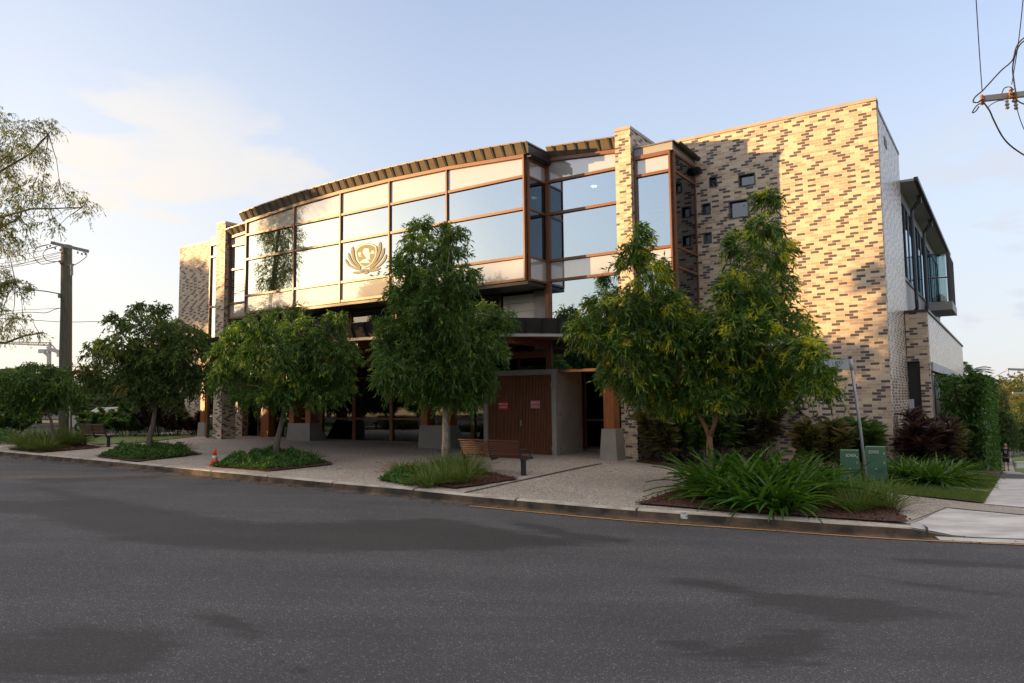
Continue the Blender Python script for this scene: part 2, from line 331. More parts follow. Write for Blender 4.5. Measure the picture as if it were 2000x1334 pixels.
M['ramp'] = noisy('ramp_concrete', (.56, .55, .54), (.36, .35, .34), 1.2, .7, bump=.15, bscale=30, stretch=(1, 3, 1))
M['joint'] = mat('joint', (.05, .045, .04), .9)
M['line'] = noisy('yellow_line', (.52, .27, .06), (.34, .2, .07), 4, .7, bump=.1)
M['white_paint'] = noisy('white_paint', (.55, .55, .52), (.2, .18, .15), 12, .8, lo=.5, hi=.6)
M['green_box'] = noisy('green_cabinet', (.055, .15, .085), (.075, .18, .11), 2, .5, bump=.05)
M['sign_red'] = mat('sign_red', (.55, .01, .02), .35); M['sign_white'] = mat('sign_white', (.8, .8, .78), .4)
M['plate'] = mat('sign_plate', (.45, .48, .49), .4)
M['cone'] = mat('cone_orange', (.85, .07, .01), .4)
M['skin'] = mat('skin', (.42, .22, .15), .5); M['hair'] = mat('hair', (.25, .11, .05), .6); M['cloth'] = mat('black_cloth', (.015, .015, .018), .85)
M['tee_print'] = mat('tee_print', (.22, .23, .25), .8)
M['car_white'] = mat('car_paint', (.55, .52, .48), .25, .1, Coat_Weight=.8); M['tyre'] = mat('tyre', (.02, .02, .02), .8)
M['blue'] = mat('blue_object', (.03, .20, .62), .5)
M['house_cream'] = mat('house_wall', (.52, .44, .33), .8); M['roof_tile'] = noisy('roof_tile', (.20, .12, .09), (.15, .10, .08), 6, .8)
M['crane'] = mat('crane_steel', (.45, .42, .38), .6)
M['white_lamp'] = mat('lamp_glass', (.6, .62, .6), .2)
def emis(name, c, st):
    m = mat(name, c, .5); b = m.node_tree.nodes['Principled BSDF']; b.inputs['Emission Color'].default_value = (*c, 1); b.inputs['Emission Strength'].default_value = st; return m
M['lamp'] = emis('downlight', (1, .93, .8), 9)
# aggregate paving
m = M['paving'] = mat('exposed_aggregate', (.3, .27, .23), .8); q = NB(m); v = q.n('ShaderNodeTexCoord').outputs['Object']
vo = q.n('ShaderNodeTexVoronoi'); vo.inputs['Scale'].default_value = 42; q.l(v, vo.inputs[0])
sp = q.n('ShaderNodeSeparateColor'); q.l(vo.outputs['Color'], sp.inputs[0])
c = q.ramp(sp.outputs[0], [(0, (.15, .13, .12)), (.35, (.29, .255, .225)), (.7, (.40, .355, .31)), (1, (.58, .53, .48))])
c = q.mix(.7, c, q.ramp(q.noise(.35, 5, v), [(.3, (.72, .70, .68)), (.7, (1.1, 1.1, 1.08))]), 'MULTIPLY')
q.l(c, q.b.inputs['Base Color']); q.bump(vo.outputs['Distance'], .5, .01)
# asphalt, with the wet stains as an attribute of the surface
m = M['asphalt'] = mat('asphalt', (.05, .05, .05), .8); q = NB(m); v = q.n('ShaderNodeTexCoord').outputs['Object']
vo = q.n('ShaderNodeTexVoronoi'); vo.inputs['Scale'].default_value = 105; q.l(v, vo.inputs[0]); sp = q.n('ShaderNodeSeparateColor'); q.l(vo.outputs['Color'], sp.inputs[0])
c = q.ramp(sp.outputs[0], [(0, (.038, .038, .044)), (.6, (.064, .063, .070)), (.95, (.092, .090, .098)), (.985, (.26, .255, .25))])
c = q.mix(1, c, q.ramp(q.noise(.5, 6, v, .6), [(.3, (.76, .76, .78)), (.7, (1.14, 1.12, 1.10))]), 'MULTIPLY')
mp0 = q.n('ShaderNodeMapping'); mp0.inputs['Rotation'].default_value = (0, 0, math.radians(35)); mp0.inputs['Scale'].default_value = (.12, 1.1, 1); q.l(v, mp0.inputs[0])
c = q.mix(.8, c, q.ramp(q.noise(1.2, 5, mp0.outputs[0], .6), [(.35, (.78, .78, .79)), (.65, (1.12, 1.11, 1.10))]), 'MULTIPLY')
at = q.n('ShaderNodeAttribute'); at.attribute_name = 'wet'
mp = q.n('ShaderNodeMapping'); mp.inputs['Rotation'].default_value = (0, 0, math.radians(35)); mp.inputs['Scale'].default_value = (.6, 2.6, 1); q.l(v, mp.inputs[0])
ad = q.n('ShaderNodeMath', operation='ADD'); q.l(at.outputs['Fac'], ad.inputs[0]); q.l(q.mapr(q.noise(1.9, 10, mp.outputs[0], .72), 0, 1, -1.1, 1.1), ad.inputs[1])
wet = q.mapr(ad.outputs[0], .38, .72)
c = q.mix(wet, c, q.mix(1, c, (.40, .385, .385), 'MULTIPLY')); q.l(c, q.b.inputs['Base Color'])
q.l(q.mapr(wet, 0, 1, .85, .74), q.b.inputs['Roughness']); q.bump(vo.outputs['Distance'], .6, .012)
# ------------------------------------------------------------------ ground
def grid_mesh(name, mt, U, V, fn, attr=None):
    """sheet with vertices fn(u,v)"""
    uu, vv = np.meshgrid(U, V, indexing='ij'); X, Y, Z = fn(uu, vv)
    nu, nv = len(U), len(V); idx = np.arange(nu*nv).reshape(nu, nv)
    Fq = np.stack([idx[:-1, :-1], idx[1:, :-1], idx[1:, 1:], idx[:-1, 1:]], -1).reshape(-1, 4)
    Vt = np.stack([X, Y, Z], -1).reshape(-1, 3)
    a, b, c = Vt[Fq[0, 0]], Vt[Fq[0, 1]], Vt[Fq[0, 2]]
    if np.cross(b-a, c-a)[2] < 0: Fq = Fq[:, ::-1]
    o = npmesh(name, Vt, Fq, mt, smooth=True)
    if attr is not None:
        w_ = attr(Vt); at_ = o.data.attributes.new('wet', 'FLOAT', 'POINT'); at_.data.foreach_set('value', w_.astype(np.float32))
    return o
o = grid_mesh('ground', M['ground'], np.concatenate([np.linspace(-900, -90, 20), np.linspace(-80, 80, 81), np.linspace(90, 900, 20)]),
              np.concatenate([np.linspace(-400, -60, 12), np.linspace(-50, 120, 86), np.linspace(130, 1500, 30)]),
              lambda x, y: (x, y, base(x, y)-.33)); struct(o)
# kerb line (top outer edge), read off the photograph and carried on past both frame edges
kp = [gnd(x, y)[:2] for x, y in ((0, 881), (200, 899), (360, 914.5), (525, 930), (700, 946.5), (895, 965), (1150, 988), (1300, 999.5), (1548, 1015.5), (1743, 1028))]
d0 = kp[0]-kp[1]; d0 /= np.linalg.norm(d0)
kp = [kp[0]+d0*150, kp[0]+d0*60, kp[0]+d0*25, kp[0]+d0*8]+kp
kp_r = [gnd(1830, 1046, -.12)[:2], gnd(1915, 1051, -.13)[:2], gnd(2000, 1054, -.13)[:2]]
dd = kp_r[-1]-kp_r[0]; dd /= np.linalg.norm(dd)
kp_r += [kp_r[-1]+dd*1.5, kp_r[-1]+dd*4+np.array([0, .4]), kp_r[-1]+dd*8+np.array([0, 2.]), kp_r[-1]+np.array([12, 8.]), kp_r[-1]+np.array([20, 20.]), kp_r[-1]+np.array([28, 32.]), kp_r[-1]+np.array([60, 80.])]
KL = np.array(kp+kp_r)
# densify by catmull-rom
def cat(Pn, m=6):
    out = []
    for i in range(len(Pn)-1):
        p0, p1, p2, p3 = Pn[max(i-1, 0)], Pn[i], Pn[i+1], Pn[min(i+2, len(Pn)-1)]
        for t in np.linspace(0, 1, m, endpoint=False):
            out.append(.5*((2*p1)+(-p0+p2)*t+(2*p0-5*p1+4*p2-p3)*t*t+(-p0+3*p1-3*p2+p3)*t**3))
    out.append(Pn[-1]); return np.array(out)
KD = cat(KL, 8)
arc = np.concatenate([[0], np.cumsum(np.linalg.norm(np.diff(KD, axis=0), axis=1))])
def kpt(t):
    return np.stack([np.interp(t, arc, KD[:, 0]), np.interp(t, arc, KD[:, 1])], -1)
def knr(t, e=.3):
    a = kpt(np.asarray(t)-e); b = kpt(np.asarray(t)+e); d = b-a; d /= np.linalg.norm(d, axis=-1, keepdims=True)
    return np.stack([-d[..., 1], d[..., 0]], -1)      # towards the building side
T_mid = arc[np.argmin(np.linalg.norm(KD-gnd(1250, 996)[:2], axis=1))]
T_drop = arc[np.argmin(np.linalg.norm(KD-gnd(1755, 1029)[:2], axis=1))]
T_left = arc[np.argmin(np.linalg.norm(KD-gnd(0, 881)[:2], axis=1))]
def drop(t):  # the kerb dips at the driveway crossing
    return .13*sstep((t-T_drop)/1.0)*(1-sstep((t-T_drop-9)/1.0))
def strip(name, mt, prof, t0, t1, step=.4, smooth=False):
    ts = np.arange(t0, t1, step); c = kpt(ts); n = knr(ts); V = []
    for off, dz, kd in prof:
        p = c+n*off; z = base(p[:, 0], p[:, 1])+dz-(drop(ts) if kd else 0); V.append(np.column_stack([p, z]))
    V = np.stack(V, 1); a, b = V.shape[:2]; idx = np.arange(a*b).reshape(a, b)
    Fq = np.stack([idx[:-1, :-1], idx[:-1, 1:], idx[1:, 1:], idx[1:, :-1]], -1).reshape(-1, 4)[:, ::-1]
    return npmesh(name, V.reshape(-1, 3), Fq, mt, smooth=smooth)
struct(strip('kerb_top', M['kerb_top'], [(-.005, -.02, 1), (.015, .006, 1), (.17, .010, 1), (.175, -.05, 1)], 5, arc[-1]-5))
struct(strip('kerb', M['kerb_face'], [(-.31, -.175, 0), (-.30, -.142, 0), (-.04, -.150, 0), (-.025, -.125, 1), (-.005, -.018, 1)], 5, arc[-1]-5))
struct(strip('yellow_line', M['line'], [(-.44, -.134, 0), (-.37, -.134, 0)], T_mid-3.2, T_drop+14))
mk = strip('white_kerb_mark', M['white_paint'], [(-.027, -.10, 0), (-.008, -.012, 0), (.016, .012, 0), (.10, .016, 0)], T_mid+.80, T_mid+.93, .06); struct(mk)
for i_, t_ in enumerate(np.arange(T_left-6, T_drop+.5, 2.4)):
    struct(strip('kerb_joint', M['joint'], [(-.030, -.12, 0), (-.008, -.014, 0), (.014, .0095, 0), (.172, .0135, 0)], t_, t_+.045, .02))
# road
def edge_px(*pts): return [gnd(x, y, -.15)[:2] for x, y in pts]
WET = [([(60,950),(150,972),(250,990),(330,1004),(420,1020),(500,1030),(600,1031),(700,1023),(850,1019),(930,1029),(1000,1043),(1080,1058),(1190,1060),(1185,1073),(1000,1085),(900,1090),(700,1091),(500,1090),(350,1084),(250,1070),(150,1045),(60,1018),(-60,1008),(-60,985),(60,990),(130,985),(70,965)], .35),
       ([(40,940),(200,935),(330,928),(310,936),(180,945),(90,952)], .32),
       ([(1000,1018),(1100,1040),(1190,1056),(1180,1062),(1080,1052),(990,1030)], .32),
       ([(1290,1143),(1400,1150),(1480,1166),(1560,1172),(1700,1186),(1800,1203),(1865,1217),(1760,1226),(1690,1240),(1620,1228),(1500,1200),(1350,1163)], .32),
       ([(1255,1260),(1330,1270),(1420,1283),(1500,1262),(1540,1238),(1610,1250),(1640,1290),(1580,1320),(1450,1318),(1350,1296)], .32),
       ([(-40,1258),(200,1236),(340,1245),(350,1290),(230,1345),(-40,1345)], .3),
       ([(370,1215),(460,1222),(520,1250),(500,1266),(430,1245)], .2),
       ([(510,1288),(560,1305),(610,1334),(590,1338),(545,1310)], .06),
       ([(1640,1088),(1800,1100),(2050,1112),(2050,1124),(1800,1112)], .15),
       ([(1660,1134),(1800,1150),(2050,1184),(2040,1190),(1800,1163)], .2),
       ([(1060,1046),(1160,1052),(1240,1062),(1220,1070),(1100,1060)], .12)]
WP = [(np.array(edge_px(*p)), s) for p, s in WET]
def sdf(poly, X):
    n = len(poly); dmin = np.full(len(X), 1e9); inside = np.zeros(len(X), bool)
    for i in range(n):
        a, b = poly[i], poly[(i+1) % n]; ab = b-a; t = np.clip(((X-a)@ab)/(ab@ab+1e-12), 0, 1); dmin = np.minimum(dmin, np.linalg.norm(X-a-t[:, None]*ab, axis=1))
        c = ((a[1] > X[:, 1]) != (b[1] > X[:, 1])) & (X[:, 0] < (b[0]-a[0])*(X[:, 1]-a[1])/(b[1]-a[1]+1e-12)+a[0]); inside ^= c
    return np.where(inside, dmin, -dmin)
def wetf(V):
    X = V[:, :2]; w_ = np.zeros(len(X))
    for p, s in WP:
        lo_, hi_ = p.min(0)-1, p.max(0)+1; k = np.all((X > lo_) & (X < hi_), axis=1)
        if k.any(): w_[k] = np.maximum(w_[k], np.clip(.5+sdf(p, X[k])/(2*s), 0, 1))
    return w_
offs = np.concatenate([[-.30, -.45], np.arange(-.6, -9, -.12), np.arange(-9, -14, -.25), [-15, -18, -22, -26]])
ts = np.concatenate([np.arange(6, T_left-4, 3.), np.arange(T_left-4, T_drop+9, .15), np.arange(T_drop+9, arc[-1]-6, 2.)])
c0 = kpt(ts); n0 = knr(ts, 2.0); V = []
# camera-side sheet in straight coordinates so that the bend does not fold it
dirn = np.array([-N[0], -N[1]])
for f_ in offs:
    wgt = min(1, max(0, (-f_-.4)/3)); dr = n0*-1*(1-wgt)+dirn*wgt; dr /= np.linalg.norm(dr, axis=1, keepdims=True)
    p = c0+dr*(-f_); crown = .10*(1-((-f_-6)/6)**2) if -f_ < 12 else 0
    V.append(np.column_stack([p, base(p[:, 0], p[:, 1])-.148+max(0, crown)*.9*min(1, (-f_-.3)/1.5)]))
V = np.stack(V, 1); a, b = V.shape[:2]; idx = np.arange(a*b).reshape(a, b)
Fq = np.stack([idx[:-1, :-1], idx[:-1, 1:], idx[1:, 1:], idx[1:, :-1]], -1).reshape(-1, 4)
road = npmesh('road', V.reshape(-1, 3), Fq, M['asphalt'], smooth=True); struct(road)
at_ = road.data.attributes.new('wet', 'FLOAT', 'POINT'); at_.data.foreach_set('value', wetf(V.reshape(-1, 3)).astype(np.float32))
# paving from the kerb back to the building, everything else lies on it
pv_off = np.concatenate([[.172], np.arange(.6, 16, .6), np.arange(17, 24, 1.)])
ts = np.arange(T_left-9, arc[-1]-40, .6); c0 = kpt(ts)
V = []
for f_ in pv_off:
    wgt = min(1, f_/2.5); dr = knr(ts, 1.)*(1-wgt)+np.array([N[0], N[1]])*wgt; dr /= np.linalg.norm(dr, axis=1, keepdims=True)
    p = c0+dr*f_; V.append(np.column_stack([p, base(p[:, 0], p[:, 1])-(drop(ts)*max(0, 1-f_/1.6)) ]))
V = np.stack(V, 1); a, b = V.shape[:2]; idx = np.arange(a*b).reshape(a, b)
Fq = np.stack([idx[:-1, :-1], idx[:-1, 1:], idx[1:, 1:], idx[1:, :-1]], -1).reshape(-1, 4)[:, ::-1]
pv = npmesh('paving', V.reshape(-1, 3), Fq, M['paving'], smooth=True); struct(pv)
def patch(name, mt, px=None, pts=None, dz=.006, res=.4, edge=None, dzf=None, jag=0):
    """flat ground patch from corner points; triangulated grid that follows the ground"""
    pl = np.array(pts if pts is not None else [gnd(x, y)[:2] for x, y in px])
    if jag:
        q_ = []
        for i in range(len(pl)):
            a_, b_ = pl[i], pl[(i+1) % len(pl)]; m_ = max(1, int(np.linalg.norm(b_-a_)/.25))
            for t in range(m_): q_.append(a_+(b_-a_)*t/m_+(rng.normal(0, jag, 2)))
        pl = np.array(q_)
    bm = bmesh.new(); vs_ = [bm.verts.new((x, y, 0)) for x, y in pl]; bm.faces.new(vs_)
    lo_, hi_ = pl.min(0), pl.max(0)
    for ax in (0, 1):
        for c_ in np.arange(lo_[ax]+res, hi_[ax], res):
            co = [0, 0, 0]; no_ = [0, 0, 0]; co[ax] = c_; no_[ax] = 1
            bmesh.ops.bisect_plane(bm, geom=bm.verts[:]+bm.edges[:]+bm.faces[:], plane_co=co, plane_no=no_)
    for v_ in bm.verts: v_.co.z = float(base(v_.co.x, v_.co.y))+dz+(dzf(v_.co) if dzf else 0)
    for f_ in bm.faces:
        if f_.normal.z < 0: f_.normal_flip()
    bm.normal_update()
    for f_ in bm.faces:
        if f_.normal.z < 0: f_.normal_flip()
    me = bpy.data.meshes.new(name); bm.to_mesh(me); bm.free(); me.materials.append(mt); return struct(link(name, me))
# driveway crossing, footpath, lawn
def rampz(co):
    dv_ = np.linalg.norm(KD-np.array([co.x, co.y]), axis=1); i_ = int(dv_.argmin()); return -float(drop(arc[i_]))*max(0, 1-dv_[i_]/1.6)
tr_ = np.linspace(T_drop+.15, T_drop+9.2, 30); rk = kpt(tr_)+knr(tr_)*(-.02)
patch('driveway_ramp', M['ramp'], pts=list(rk)+[gnd(2260, 1034)[:2], gnd(2000, 1008)[:2], gnd(1850, 994)[:2], gnd(1778, 1022)[:2]], dz=.014, dzf=rampz, res=.3)
strip_r = strip('gutter_apron', M['ramp'], [(-.31, -.138, 0), (-.02, -.128, 0)], T_drop+.5, T_drop+9); struct(strip_r)
patch('paver_strip', M['concrete_dark'], px=[(1851, 993), (1856, 987), (2000, 999), (2200, 1020), (2200, 1029), (2000, 1007)], dz=.019)
patch('ramp_joint', M['joint'], px=[(1779, 1021), (1852, 992), (1849, 992), (1775, 1021)], dz=.022)
patch('footpath', M['ramp'], px=[(1922, 985), (1952, 936), (2010, 936), (2200, 950), (2200, 1012), (2000, 992)], dz=.012)
patch('road_crossing', M['asphalt'], px=[(1916, 933), (1925, 925), (2060, 924), (2100, 938)], dz=.010)
patch('path', M['concrete_dark'], px=[(1934, 926), (1955, 905), (1962, 893), (1975, 893), (1990, 905), (2010, 926)], dz=.012, res=2)
patch('lawn', M['lawn'], px=[(1600, 938), (1705, 957), (1775, 968), (1920, 984), (1951, 936), (1870, 934), (1790, 925), (1700, 918), (1640, 915)], dz=.03, res=.5)
patch('verge', M['lawn'], px=[(1750, 925), (1934, 926), (1957, 905), (1963, 893), (1950, 888), (1890, 893)], dz=.006, res=2)
patch('far_verge', M['lawn'], px=[(2010, 926), (1990, 905), (1976, 893), (2000, 890), (2200, 890), (2200, 925)], dz=.008, res=2)
patch('expansion_joint', M['joint'], px=[(905, 962), (1135, 912), (1175, 905), (1177, 906), (1138, 914), (910, 963)], dz=.008)
patch('left_lawn', M['lawn'], px=[(-60, 866), (60, 858), (200, 869), (260, 866), (385, 853), (330, 848), (200, 848), (-60, 850)], dz=.03, res=1)
BEDS = dict(A=[(15, 878), (78, 885), (197, 875), (128, 864)], B=[(187, 892), (264, 903), (396, 888), (300, 874)], C=[(410, 911), (524, 922), (652, 908), (548, 890)],
            D=[(737, 939), (893, 956), (1012, 937), (872, 912)], E=[(1243, 985), (1400, 999), (1600, 1012), (1730, 1021), (1775, 1022), (1735, 985), (1690, 965), (1560, 952), (1345, 952)],
            F=[(1240, 902), (1330, 915), (1430, 935), (1640, 946), (1750, 933), (1640, 880), (1500, 878), (1310, 878)])
for k_, v_ in BEDS.items(): patch('mulch_bed', M['mulch'], px=v_, dz=.035, res=.25, jag=.03)
patch('side_bed', M['mulch'], pts=[W(-.2, -1.2)[:2], W(-.2, 24)[:2], W(-2.1, 24)[:2], W(-2.6, 6)[:2], W(-2.4, -1.6)[:2]], dz=.05, res=.6)
# ------------------------------------------------------------------ the building (local axes: x = -s along the front, y = n into the building)
B0 = thing('civic_building', 'three-storey mottled cream brick building with a tall curved-roof glass front', 'building', K, math.atan2(N[0]*-1, D[0]*-1))
def bx(mb, s0, s1, n0, n1, z0, z1): return mb.box(-s0, -s1, n0, n1, z0, z1)
def part(name, mt, *boxes, parent=None, label=None):
    mb = MB()
    for b_ in boxes: bx(mb, *b_)
    o = mb.build(name, mt, parent or B0)
    if label: o['label'] = label
    return o
def holed(mb, s0, s1, z0, z1, n0, n1, holes):
    ss = sorted({s0, s1, *[h[0] for h in holes], *[h[1] for h in holes]}); zz = sorted({z0, z1, *[h[2] for h in holes], *[h[3] for h in holes]})
    # front and back faces with rectangular openings, reveals added (no coplanar overlaps)
    solid = lambda i, j: 0 <= i < len(ss)-1 and 0 <= j < len(zz)-1 and not any(h[0] <= ss[i] and ss[i+1] <= h[1] and h[2] <= zz[j] and zz[j+1] <= h[3] for h in holes)
    for i in range(len(ss)-1):
        for j in range(len(zz)-1):
            if not solid(i, j): continue
            a, b, c, d = -ss[i], -ss[i+1], zz[j], zz[j+1]
            mb.add([(b, n0, c), (a, n0, c), (a, n0, d), (b, n0, d)], [(0, 1, 2, 3)]); mb.add([(b, n1, c), (a, n1, c), (a, n1, d), (b, n1, d)], [(3, 2, 1, 0)])
            for (di, dj, q_) in ((-1, 0, [(a, n0, c), (a, n1, c), (a, n1, d), (a, n0, d)]), (1, 0, [(b, n1, c), (b, n0, c), (b, n0, d), (b, n1, d)]), (0, -1, [(b, n0, c), (b, n1, c), (a, n1, c), (a, n0, c)]), (0, 1, [(b, n0, d), (a, n0, d), (a, n1, d), (b, n1, d)])):
                if not solid(i+di, j+dj): mb.add(q_, [(0, 1, 2, 3)])
ZW = 10.70; ZB = -1.2
wins = [(4.82, 5.02, 8.98, 9.27), (3.59, 4.06, 8.83, 9.17), (3.83, 4.40, 7.83, 8.36), (5.06, 5.29, 8.10, 8.42), (5.06, 5.27, 7.14, 7.44), (3.55, 3.89, 7.07, 7.42)]
mb = MB(); WLX = onN(1276, 850, 0)[0]; holed(mb, 0, 6.80, ZB, ZW, 0, .32, wins+[(WLX, 6.80, ZB, 3.3)]); mb.build('brick_wall', M['brick'], B0)
part('coping', M['coping'], (-.02, 6.80, -.03, .36, ZW, ZW+.10))
for a, b, c, d in wins:
    mb = MB(); t = .03
    bx(mb, a+.0, b, .10, .14, c, c+t); bx(mb, a, b, .10, .14, d-t, d); bx(mb, a, a+t, .10, .14, c+t, d-t); bx(mb, b-t, b, .10, .14, c+t, d-t)
    # projecting dark surround
    bx(mb, a-.03, b+.03, -.03, .10, d-.002, d+.03); bx(mb, a-.03, b+.03, -.03, .10, c-.03, c+.002); bx(mb, a-.03, a, -.03, .10, c, d); bx(mb, b, b+.03, -.03, .10, c, d)
    fr = mb.build('window', M['window_grey'], B0); part('pane', M['glass_dark'], (a+t, b-t, .115, .125, c+t, d-t), parent=fr); part('blind', M['light_grey'], (a+t, b-t, .16, .17, c+t, d-t-.04*(b-a > .3)), parent=fr)
# side wall, planter volume and the brick slot beside the door
part('side_wall', M['brick_glazed'], (0, .32, .321, 5.23, ZB-1, 10.50)); part('side_coping', M['coping'], (-.02, .36, .361, 5.26, 10.50, 10.60), (-.021, .361, .30, .36, 10.5, ZW))
part('vent', M['black'], (-.012, .02, 1.42, 2.02, 9.78, 10.06))
part('ground_floor_wing', M['brick'], (-.67, -.02, 4.27, 4.62, 3.18, 4.80), (-.67, -.38, 4.27, 4.62, -3, 3.179)); part('side_parapet', M['brick_glazed'], (-.67, -.5, 4.621, 25.6, 3.16, 4.80), (-.67, .3, 25.3, 25.61, -6, 3.159))
part('wing_coping', M['metal_dark'], (-.72, .1, 4.22, 25.7, 4.80, 4.88)); part('wing_roof', M['light_grey'], (-.66, .1, 4.63, 25.2, 4.6, 4.75))
part('slot_door', M['black'], (-.379, .0, 4.5, 4.56, -3, 3.17)); part('letter_box', M['light_grey'], (-.16, -.0, 4.05, 4.27, 1.62, 1.92))
part('band', M['light_grey'], (-.73, -.5, 4.75, 25.9, 2.86, 3.155))
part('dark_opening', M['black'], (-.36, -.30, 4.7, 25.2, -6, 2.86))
for i in range(9): part('post', M['white'], (-.62, -.50, 5.9+i*2.35, 6.02+i*2.35, -6, 2.86))
# upper side windows, eave and downpipes
part('upper_side_wall', M['grey_panel'], (.10, .3, 5.24, 22, 4.9, 6.15), (.10, .3, 5.24, 22, 9.05, 9.5), (.10, .3, 5.24, 5.5, 6.15, 9.05))
for i in range(7):
    a = 5.5+i*2.3; mb = MB(); bx(mb, .05, .12, a, a+2.25, 6.15, 6.25); bx(mb, .05, .12, a, a+2.25, 8.95, 9.05)
    for c in (a, a+1.1, a+2.17): bx(mb, .05, .12, c, c+.08, 6.25, 8.95)
    fr = mb.build('window', M['window_grey'], B0); part('pane', M['glass'], (.075, .085, a+.08, a+2.17, 6.25, 8.95), parent=fr)
part('eave', M['light_grey'], (-.42, .6, 5.28, 22, 9.52, 9.60)); part('gutter', M['metal_dark'], (-.55, -.42, 5.28, 22, 9.50, 9.64))
for n_ in (7.6, 12.2):
    mb = MB(); mb.box(.30, .44, n_-.08, n_+.1, 9.22, 9.5); mb.tube([(.30, n_, 9.25), (.22, n_, 9.12), (.12, n_, 9.0), (.10, n_, 8.8), (.10, n_, 5.6), (.10, n_+.1, 5.3), (-.05, n_+.3, 5.15)], .065, 8); mb.build('downpipe', M['window_grey'], B0)
# balcony
part('balcony_slab', M['grey_panel'], (0.04, -.95, 13.3, 16.4, 5.74, 6.10))
mb = MB()
for i in range(8): bx(mb, -.92, -.80, 13.32+i*.43, 13.36+i*.43, 6.101, 8.25)
bx(mb, -.84, -.80, 13.4, 16.3, 7.0, 7.05); mb.build('balcony_fins', M['window_grey'], B0)
part('balcony_rail', M['window_grey'], (-.80, .02, 13.33, 13.37, 8.17, 8.22)); part('balcony_rail', M['window_grey'], (-.80, .02, 13.33, 13.37, 7.12, 7.19)); part('balcony_glass', M['glass_clear'], (-.79, .01, 13.345, 13.355, 6.12, 7.11), (-.79, .01, 13.345, 13.355, 7.2, 8.165))
# brick pillars (right one full height, left one its mirror)
for s0, s1, lab in ((6.83, 7.37, None), (27.93, 28.60, None)):
    part('brick_pillar', M['brick'], (s0, s1, -2.24, 1.2, 4.0, 10.66), (s0, s1, -2.24, 1.2 if s0 < 10 else -1.5, ZB, 3.999)); part('pillar_coping', M['coping'], (s0-.02, s1+.02, -2.27, 1.2, 10.66, 10.76))
# left end block
part('brick_wall', M['brick'], (29.46, 35.28, 0, .3, ZB, ZW)); part('coping', M['coping'], (29.46, 35.3, -.03, .34, ZW, ZW+.1)); part('end_wall', M['brick'], (34.98, 35.28, .301, 20, ZB, ZW-.02))
part('main_roof', M['metal_roof'], (.1, 35.2, 4.5, 20, 9.65, 9.85), (.34, 6.8, .33, 4.49, 9.65, 9.85), (29.5, 34.9, .33, 4.49, 9.65, 9.85))
part('rear_wall', M['grey_panel'], (.5, 35, 20.01, 20.2, -3, 9.64))
ztop = lambda s: 10.48-.0056*(s-17.2)**2
# ---- curtain walls.  a bay = frame part with its panes as sub-parts
def bay(s0, s1, n, rows, mull=True, ztl=None, ztr=None, last=False, mats=None):
    """rows: z levels, the top one may slope (ztl at s1, ztr at s0)"""
    mb = MB(); f = .055; dpt = .09
    zs = list(rows); zt0 = ztr if ztr is not None else zs[-1]; zt1 = ztl if ztl is not None else zs[-1]
    def quadbox(sa, sb, na, nb, z00, z01, z10, z11):  # at sa: z00..z01, at sb: z10..z11
        mb.hexa([(-sb, na, z10), (-sa, na, z00), (-sa, nb, z00), (-sb, nb, z10), (-sb, na, z11), (-sa, na, z01), (-sa, nb, z01), (-sb, nb, z11)])
    for z_ in zs[:-1]: bx(mb, s0+f, s1-f, n-dpt, n+.05, z_-f*.8, z_+f*.8)
    quadbox(s0, s1, n-dpt-.01, n+.05, zt0-.09, zt0+.03, zt1-.09, zt1+.03)
    quadbox(s0-.0, s0+f, n-dpt, n+.049, zs[0]-f*.8, zt0-.09, zs[0]-f*.8, zt0-.09+(zt1-zt0)*f/(s1-s0))
    if last: quadbox(s1-f, s1, n-dpt, n+.049, zs[0]-f*.8, zt1-.09, zs[0]-f*.8, zt1-.09)
    fr = mb.build('glazing_bay', M['frame'], B0)
    for i in range(len(zs)-1):
        a, b = zs[i]+f*.8, zs[i+1]-f*.8; sa, sb = s0+f, s1-(f if last else 0); p = MB()
        if i == len(zs)-2: za, zb = zt0-.09, zt1-.09
        else: za = zb = b
        y = n-.01
        p.hexa([(-sb, y, a), (-sa, y, a), (-sa, y+.012, a), (-sb, y+.012, a), (-sb, y, zb), (-sa, y, za), (-sa, y+.012, za), (-sb, y+.012, zb)])
        p.build('pane', M[(mats or {}).get(i, 'glass')], fr)
    return fr
MS = [10.25, 13.55, 16.34, 18.99, 21.77, 25.02]; NM = -3.15
RW = [6.02, 6.78, 8.40, 9.50, 10.3]
for i in range(5):
    bay(MS[i], MS[i+1], NM, RW, ztr=ztop(MS[i]), ztl=ztop(MS[i+1]), last=(i == 4), mats={0: 'spandrel', 3: 'spandrel'})
bay(7.39, 10.13, -1.95, [3.0, 6.09, 6.78, 8.41, 9.55, 10.3], ztr=10.14, ztl=10.36, last=True, mats={1: 'spandrel', 4: 'spandrel'})
bay(25.16, 27.91, -1.95, [3.0, 6.09, 6.78, 8.41, 9.55, 10.2], ztr=10.22, ztl=10.02, last=True, mats={1: 'spandrel', 4: 'spandrel'})
bay(28.62, 29.44, -1.95, [.4, 6.75, 9.22, 9.86], last=True, mats={})
bay(5.60, 6.81, -1.95, [3.5, 6.1, 6.74, 9.14, 9.76], last=True, mats={3: 'spandrel', 1: 'spandrel'})
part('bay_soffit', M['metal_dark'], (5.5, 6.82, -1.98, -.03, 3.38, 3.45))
mb = MB(); bx(mb, WLX, WLX+.07, .04, .14, ZB, 3.3); bx(mb, 6.73, 6.8, .04, .14, ZB, 3.3); bx(mb, WLX+.07, 6.73, .04, .14, 3.2, 3.3); fr = mb.build('window', M['frame'], B0); part('pane', M['glass_dark'], (WLX+.07, 6.73, .08, .09, ZB, 3.2), parent=fr)
